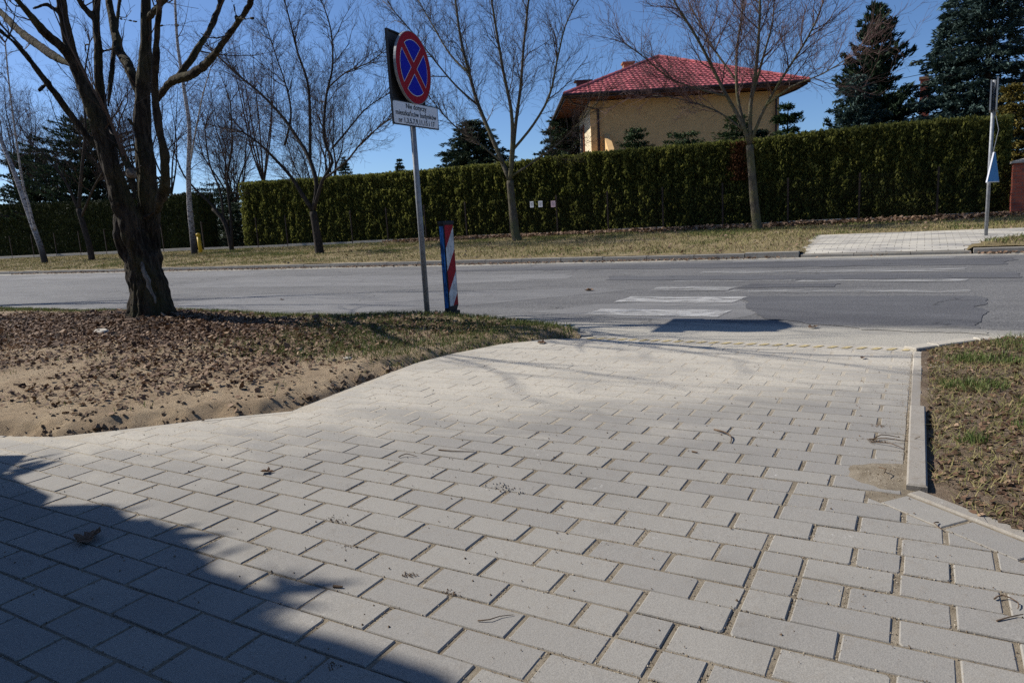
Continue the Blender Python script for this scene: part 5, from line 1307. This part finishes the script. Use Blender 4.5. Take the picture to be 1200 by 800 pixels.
for k in range(64):
    for j in range(4): F.append((k * 4 + j, k * 4 + (j + 1) % 4, ((k + 1) % 64) * 4 + (j + 1) % 4, ((k + 1) % 64) * 4 + j))
rimo.add(V, F); rimo.build('rim', M['galv'], dk)
disc('red_face', 0, RS - .001, .0625, M['s_red'], dk, cz=CZ)
# four blue fields, each with a hairline white border
RB = RS * .785; hw = .036
def field(r, inset, x, mat, name):
    for q in range(4):
        mid = math.radians(q * 90)
        pts = []
        h = hw + inset; rr_ = r - inset
        # wedge between the diagonals at mid-45 and mid+45, offset by the bar half width
        da = math.asin(h / rr_)
        for k in range(17):
            a = mid - math.pi / 4 + da + (math.pi / 2 - 2 * da) * k / 16
            pts.append((x, math.cos(a) * rr_, CZ + math.sin(a) * rr_))
        tipr = h * math.sqrt(2); pts.append((x, math.cos(mid) * tipr, CZ + math.sin(mid) * tipr))
        b = MB(); b.add(pts, [tuple(range(len(pts)))]); b.build(name, mat, dk)
field(RB, 0, .0645, M['s_white'], 'white_border')
field(RB, .006, .0660, M['s_blue'], 'blue_field')
# square board behind, facing the other way
b = MB(); b.box((-.045, .02, 2.42), (.012, .64, .63)); bb = b.build('square_board', M['signback'], sp)
b = MB()
for s_ in (-1, 1): b.box((-.037, .02 + s_ * .315, 2.42), (.028, .012, .63)); b.box((-.037, .02, 2.42 + s_ * .31), (.028, .64, .012))
b.build('folded_edge', M['signback'], bb)
b = MB(); b.box((-.053, .02, 2.42), (.003, .62, .61)); b.build('board_face', M['s_blue'], bb)
for z in (2.22, 2.55):
    b = MB(); b.box((0, 0, z), (.085, .10, .03)); b.build('clamp', M['galv'], sp)
# white plate with the Polish text
PZ, PW, PH = 1.978, .76, .225
ra = math.radians(-6)
pl = empty('text_plate', (0.045, 0, PZ), ra); pl.parent = sp
b = MB(); b.box((0, 0, 0), (.014, PW, PH)); b.build('plate', M['s_black'], pl)
def rrect(x, w, h, r, mat, name):
    pts = []
    for cx, cy, a0 in ((w / 2 - r, h / 2 - r, 0), (-w / 2 + r, h / 2 - r, 90), (-w / 2 + r, -h / 2 + r, 180), (w / 2 - r, -h / 2 + r, 270)):
        for k in range(6):
            a = math.radians(a0 + 18 * k); pts.append((x, cx + math.cos(a) * r, cy + math.sin(a) * r))
    b = MB(); b.add(pts, [tuple(range(len(pts)))]); return b.build(name, mat, pl)
rrect(.0090, PW - .022, PH - .022, .022, M['s_white'], 'white_face')
for i, (txt, sz) in enumerate((('Nie dotyczy', .068), ('mieszkańców budynków', .066), ('nr 1,3,5,7,9,11,15 i 17', .066))):
    cu = bpy.data.curves.new('lettering', 'FONT'); cu.body = txt; cu.size = sz; cu.align_x = 'CENTER'; cu.align_y = 'CENTER'; cu.space_character = 1.03; cu.offset = .0011
    fo = bpy.data.objects.new('lettering', cu); COL.objects.link(fo)
    dg = bpy.context.evaluated_depsgraph_get(); me = bpy.data.meshes.new_from_object(fo.evaluated_get(dg)); bpy.data.objects.remove(fo)
    xs_ = [v.co.x for v in me.vertices]; wd = max(xs_) - min(xs_)
    k = min(1.0, (PW - .07) / wd)
    me.materials.clear(); me.materials.append(M['s_black'])
    o = link('lettering', me, pl); o.scale = (k * (1 if i else 1), 1, 1)
    o.rotation_euler = (math.pi / 2, 0, math.pi / 2); o.location = (.0112, 0, .068 - .068 * i)
for z in (-.05, .06):
    b = MB(); b.box((-.035, 0, PZ + z), (.075, .09, .022)); b.build('clamp', M['galv'], sp)

# ------------------------------------------------------------------ striped red and white post
bp = empty('striped_post', (-4.06, 5.80, .055), math.radians(7.5)); tag(bp, 'red and white diagonally striped guide post with a blue side at the kerb', 'post')
BW, BH, BT, B0 = .225, .93, .052, .05
M['s_red2'] = plain('faded_red_sheeting', (.28, .010, .018), .6, .15, var=.2, sc=18)
M['s_white2'] = plain('dirty_white_sheeting', (.50, .50, .50), .5, .3, var=.3, sc=16)
M['s_blue2'] = bark('scuffed_blue_sheeting', (.012, .03, .10), (.05, .22, .60), None, 14, .5, .1)
M['rubber'] = plain('black_rubber', (.018, .018, .02), .7, .3)
b = MB()
V = [(0, -BW / 2 + .012, B0), (0, BW / 2 - .07, B0), (0, BW / 2 - .012, B0 + .07), (0, BW / 2 - .012, BH), (0, -BW / 2 + .012, BH)]
b.add([(-BT / 2, y, z) for _, y, z in V] + [(BT / 2, y, z) for _, y, z in V], [(4, 3, 2, 1, 0), (5, 6, 7, 8, 9)] + [(i, (i + 1) % 5, 5 + (i + 1) % 5, 5 + i) for i in range(5)])
body = b.build('body', M['rubber'], bp)
b = MB(); b.box((0, 0, .0), (.10, .16, .14)); b.build('foot', M['rubber'], bp)
b = MB(); b.box((0, 0, BH + .012), (BT + .012, BW, .03), 0, .008); b.build('top_cap', M['rubber'], bp)
fy0, fy1, fz0, fz1 = -BW / 2 + .024, BW / 2 - .022, B0 + .075, BH - .012
band = .218
k = 0; zc = fz1 - .005
edges = []
slope = .205 / (fy1 - fy0)
def band_poly(zu, zl):
    """between two parallel diagonals falling towards -y, clipped to the face; zu/zl at y = fy1"""
    P = [(fy0, fz0), (fy1, fz0), (fy1, fz1), (fy0, fz1)]
    n_ = (-slope, 1)
    P = clip_half(P, (fy1, zu), n_, 0)
    P = clip_half(P, (fy1, zl), (slope, -1), 0) if len(P) > 2 else P
    return P
z = fz1 - .02 + band
i = 0
while z > fz0 - .02:
    P = band_poly(z, z - band)
    if len(P) > 2 and area(P) > 1e-5:
        b = MB(); b.add([(BT / 2 + .0025, y, zz) for y, zz in P], [tuple(range(len(P)))]); b.build('red_stripe' if i % 2 == 0 else 'white_stripe', M['s_red2'] if i % 2 == 0 else M['s_white2'], body)
    z -= band; i += 1
b = MB(); b.box((0, -BW / 2 + .010, (B0 + BH) / 2 + .02), (BT - .012, .006, BH - B0 - .08)); b.build('blue_side', M['s_blue2'], body)

# ------------------------------------------------------------------ crossing sign pole across the road, seen edge-on
cs = empty('crossing_sign', (1.03, 16.04, .18), math.radians(0)); tag(cs, 'grey pole with signs seen edge-on across the road beside the brick pillar', 'road sign')
b = MB(); b.tube([(0, 0, -.3), (.0, 0, 2.78)], [.031, .031], 12, True); b.build('pole', M['galv'], cs, True)
M['s_blue3'] = plain('pale_blue_sheeting', (.05, .22, .48), .5, .4, var=.1)
def plate(name, cz, w, h, ang, x, y, mat, face, shape=None):
    r_ = empty(name, (x, y, cz), ang); r_.parent = cs
    b = MB(); P = shape or [(-w / 2, -h / 2), (w / 2, -h / 2), (w / 2, h / 2), (-w / 2, h / 2)]
    n_ = len(P); b.add([(-.012, a, c) for a, c in P] + [(.012, a, c) for a, c in P], [tuple(range(n_ - 1, -1, -1)), tuple(range(n_, 2 * n_))] + [(i, (i + 1) % n_, n_ + (i + 1) % n_, n_ + i) for i in range(n_)])
    b.build('board', mat, r_)
    b = MB(); b.add([(.0145, a * .94, c * .94) for a, c in P], [tuple(range(n_))]); b.build('face', face, r_)
plate('square_sign', 2.52, .56, .56, math.radians(-4 + 90 - 90), .05, 0, M['galv'], M['s_blue3'])
plate('square_sign', 2.50, .56, .52, math.radians(176), -.045, 0, M['galv'], M['s_blue3'])
plate('triangle_sign', 1.24, .6, .56, math.radians(-22), .055, -.02, M['s_white'], M['s_blue3'], [(-.30, -.27), (.30, -.27), (.03, .27), (-.03, .27)])
b = MB(); b.tube([(.03, -.02, 2.24), (.10, -.05, 1.9), (.02, -.04, 1.40)], [.006] * 3, 5, True); b.build('bracket', M['galv'], cs)

# ------------------------------------------------------------------ small loose things
def big_leaf(x, y, z, s, yaw, seed, label, mat='litter', lobed=True):
    rr_ = random.Random(seed); n = 22; V = [(0, 0, .004)]; 
    for k in range(n):
        a = 2 * math.pi * k / n
        r = s * (.5 + (.26 * abs(math.cos(a * 2.5)) if lobed else .1)) * (1 + rr_.gauss(0, .08)) * (1.15 if abs(a - math.pi) > 2.6 else 1)
        xx, yy = math.cos(a) * r, math.sin(a) * r * .8
        V.append((xx, yy, .004 + abs(yy) * rr_.uniform(.2, .75) + .25 * s * rr_.random() * (r / s) ** 2))
    F = [(0, 1 + k, 1 + (k + 1) % n) for k in range(n)]
    b = MB(); b.add(V, F); b.tube([(s * .5, 0, .004), (s * .9, s * .06, .006), (s * 1.15, 0, .004)], [.0016, .0014, .001], 4, False)
    o = b.build('dry_leaf', M[mat]); o.location = (x, y, z); o.rotation_euler = (U(-.1, .1), U(-.1, .1), yaw); tag(o, label, 'leaf', 'dry leaves on the paving'); return o
def stick(P, r, label, name='twig'):
    b = MB(); pts = catmull([(*p, 0) for p in P], .02); base_ = Vector(pts[0][:3])
    b.tube([Vector(p[:3]) - base_ for p in pts], [r * (1 - .6 * i / len(pts)) for i in range(len(pts))], 6, True, .1)
    o = b.build(name, M['twigstick']); o.location = base_; tag(o, label, 'twig', 'twigs lying on the paving'); return o
big_leaf(-2.433, 1.228, .001, .075, 2.6, 1, 'large curled brown leaf lying in the shadow at the lower left', 'litter')
big_leaf(-2.374, 1.941, .001, .034, .5, 2, 'small crumpled brown leaf on the sunny blocks left of centre', 'litter')
big_leaf(-.30, 4.9, .001, .03, 1.2, 3, 'tiny brown leaf on the paving near the yellow marks', 'litter', False)
big_leaf(-2.62, 4.95, .001, .05, .2, 4, 'dark leaf lying at the far left corner of the paving', 'litter')
big_leaf(-3.881, 8.782, ROAD_Z, .09, .2, 5, 'small brown leaf on the asphalt left of the zebra stripes', 'litter_far')
big_leaf(-8.41, 7.55, ROAD_Z, .05, .9, 6, 'single leaf on the road between the big tree and the sign pole', 'litter_far', False)
big_leaf(-.75, 6.15, ROAD_Z + .004, .06, .9, 7, 'brown leaf at the near edge of the dark road patch', 'litter_far', False)
stick([(-.790, 3.13, .004), (-.730, 3.08, .012), (-.692, 3.03, .010), (-.679, 2.962, .004)], .0042, 'arched dark twig standing up from the blocks right of centre')
stick([(-1.837, 2.443, .005), (-1.75, 2.45, .007), (-1.671, 2.48, .004)], .003, 'straight thin twig on the blocks near the centre')
stick([(-.943, 1.362, .003), (-.915, 1.375, .006), (-.90, 1.40, .005), (-.873, 1.423, .003)], .0018, 'thin wavy twig on the blocks at the bottom centre')
stick([(-1.413, 1.338, .004), (-1.385, 1.345, .005)], .0045, 'short stubby twig next to the shadow edge')
stick([(-.165, 3.20, .004), (-.10, 3.185, .02), (-.027, 3.20, .012), (.02, 3.19, .038)], .003, 'longest twig of the little brushwood against the raised edging stone')
stick([(-.155, 3.165, .004), (-.08, 3.14, .014), (-.035, 3.11, .006)], .0028, 'short twig of the little brushwood against the raised edging stone')
stick([(-.150, 3.19, .004), (-.12, 3.23, .02), (-.05, 3.24, .012)], .0028, 'upper forked twig of the little brushwood against the raised edging stone')
stick([(.187, 1.977, .004), (.205, 2.00, .007), (.235, 1.977, .006), (.232, 1.95, .003)], .0022, 'bent dark twig at the lower right by the diagonal edging')
stick([(.184, 1.869, .004), (.21, 1.895, .006), (.24, 1.922, .006)], .0022, 'slanting dark twig at the lower right border')
stick([(.075, 2.414, .004), (.062, 2.39, .01), (.083, 2.359, .004)], .002, 'small curled stem on the slanting row of blocks')
stick([(-.80, 2.803, .004), (-.775, 2.795, .005)], .004, 'small brown bark chip on the blocks right of centre')
stick([(-4.06, 2.80, bed_z(-4.06, 2.8) + .02), (-4.0, 2.84, bed_z(-4.0, 2.84) + .03)], .022, 'short broken stick on the bare sandy soil')
stick([(-1.95, 2.30, .004), (-1.93, 2.33, .012), (-1.87, 2.33, .006)], .0025, 'small hooked twig left of the centre of the paving')
stick([(-.107, 2.80, .026), (-.085, 2.775, .030), (-.09, 2.745, .024)], .0026, 'curved stem in the little heap of sand at the kerb corner')
# crumbs of soil and seeds dusted over the blocks
pts = []
for k in range(1500):
    x, y = rnd.uniform(-3.6, .2), rnd.uniform(.9, 4.6)
    if in_poly(x, y, PAVE): pts.append((x, y, .0015))
mb = MB()
for x, y, z in pts:
    r = .0012 + .0035 * rnd.random() ** 4
    mb.add([(x - r, y, z), (x + r * .6, y - r, z), (x + r * .5, y + r * .9, z), (x, y, z + r * 1.2)], [(0, 1, 3), (1, 2, 3), (2, 0, 3)])
for cx, cy, nn_, sp_ in ((-1.154, 1.065, 60, .012), (-1.254, 1.482, 80, .015), (-1.082, 1.45, 60, .014), (-1.74, 1.69, 70, .022), (-1.55, 1.55, 40, .02), (-.15, 3.19, 120, .025), (-.14, 3.42, 100, .02)):
    for k in range(nn_ // 2):
        x, y = rnd.gauss(cx, sp_), rnd.gauss(cy, sp_ * .6); r = .0010 + .0024 * rnd.random() ** 2
        mb.add([(x - r, y, .001), (x + r * .6, y - r, .001), (x + r * .5, y + r * .9, .001), (x, y, .002 + r * 1.4)], [(0, 1, 3), (1, 2, 3), (2, 0, 3)])
tag(mb.build('dirt_crumbs', M['twigstick']), 'dark crumbs of soil and seeds scattered over the paving blocks', 'crumbs', kind='stuff')
mb = MB()
for cx, cy, nn_, sp_ in ((-1.35, 2.17, 60, .035), (-1.28, 2.15, 20, .03), (.12, 4.75, 50, .05), (.10, 4.2, 30, .03)):
    for k in range(nn_):
        x, y = rnd.gauss(cx, sp_), rnd.gauss(cy, sp_ * .6); r = .0015 + .005 * rnd.random() ** 4; z0_ = .001 if x < 0 else bedr_z(x, y)
        mb.add([(x - r, y, z0_), (x + r * .6, y - r, z0_), (x + r * .5, y + r * .9, z0_), (x, y, z0_ + r * 1.2)], [(0, 1, 3), (1, 2, 3), (2, 0, 3)])
tag(mb.build('mortar_crumbs', M['edging']), 'whitish crumbs of broken mortar on the blocks and beside the edging', 'crumbs', kind='stuff')
# flat pale stone and pebbles in the litter
for (x, y, r, lab) in ((-7.30, 4.15, .085, 'flat pale stone among the dead leaves below the big trunk'), (-3.74, 3.93, .03, 'small white pebble on the grass edge of the bed'), (-4.6, 3.6, .022, 'tiny white pebble on the bare soil')):
    b = MB(); P = []
    for k in range(9):
        a = 2 * math.pi * k / 9; q = r * U(.8, 1.1); P.append((math.cos(a) * q * 1.2, math.sin(a) * q))
    V, F = prism(P, r * .25, r * .6); b.add(V, F); o = b.build('stone', M['edging']); o.location = (x, y, bed_z(x, y) + r * .45); o.rotation_euler = (U(-.1, .1), U(-.1, .1), 0); tag(o, lab, 'stone', 'pale stones in the bed')

# grit lying in the joints and along the block edges
M['grit'] = leafmat('joint_grit', [(.05, (.06, .042, .026)), (.35, (.17, .13, .088)), (.7, (.34, .285, .21)), (.97, (.54, .48, .38))], .95, .1, 0.0, 5, .2)
GP = []; grr = np.random.default_rng(3)
for i, (a_, mx, my, q) in enumerate(cand[:560]):
    n_ = 46 if i < 260 else 20
    for p0, p1, w_ in ((q[0], q[1], .0042), (q[1], q[2], .0065)):
        ln = math.dist(p0, p1); m_ = int(n_ * (1.0 if w_ < .005 else .62))
        t_ = grr.random(m_); ex = p1[0] - p0[0]; ey = p1[1] - p0[1]; nx, ny = ey / max(ln, 1e-6), -ex / max(ln, 1e-6)
        o_ = grr.normal(.0036 if w_ < .005 else .007, w_, m_)
        if fbm(mx * 1.7 + (0 if w_ < .005 else 3), my * 1.7, 2.5, 6) < -.25: continue
        GP.append(np.stack([p0[0] + ex * t_ + nx * o_, p0[1] + ey * t_ + ny * o_, np.full(m_, -.0022) + grr.uniform(0, .0028, m_)], 1))
hx = grr.normal(-.075, .045, 1100); hy = grr.normal(2.79, .060, 1100); ok = hx < -.03
GP.append(np.stack([hx, hy, np.array([max(.0005, sand_z(a, b)) for a, b in zip(hx, hy)])], 1)[ok])
hx = grr.uniform(-.13, -.026, 1500); hx = -.026 - np.abs(hx + .026) * grr.random(1500) ** 2; hy = grr.uniform(2.7, 5.1, 1500)
GP.append(np.stack([hx, hy, np.full(1500, .0008)], 1))
P = np.concatenate(GP); n_ = len(P); r_ = .0007 + .0024 * grr.random(n_) ** 3
r_ = r_[:, None]; ph = grr.uniform(0, 6.28, n_)
V = np.stack([P + r_ * np.stack([np.cos(ph + k * 2.094), np.sin(ph + k * 2.094), np.full(n_, -.3)], 1) for k in range(3)] + [P + r_ * np.array([0, 0, 1.0])], 1).reshape(-1, 3)
i_ = np.arange(n_)[:, None] * 4
F = np.concatenate([i_ + [[0, 1, 3]], i_ + [[1, 2, 3]], i_ + [[2, 0, 3]]], 1).reshape(-1, 3)
o = link('joint_grit', npmesh('joint_grit', V, F), None, M['grit']); tag(o, 'sand and dark grit filling the joints between the paving blocks', 'grit', kind='stuff')
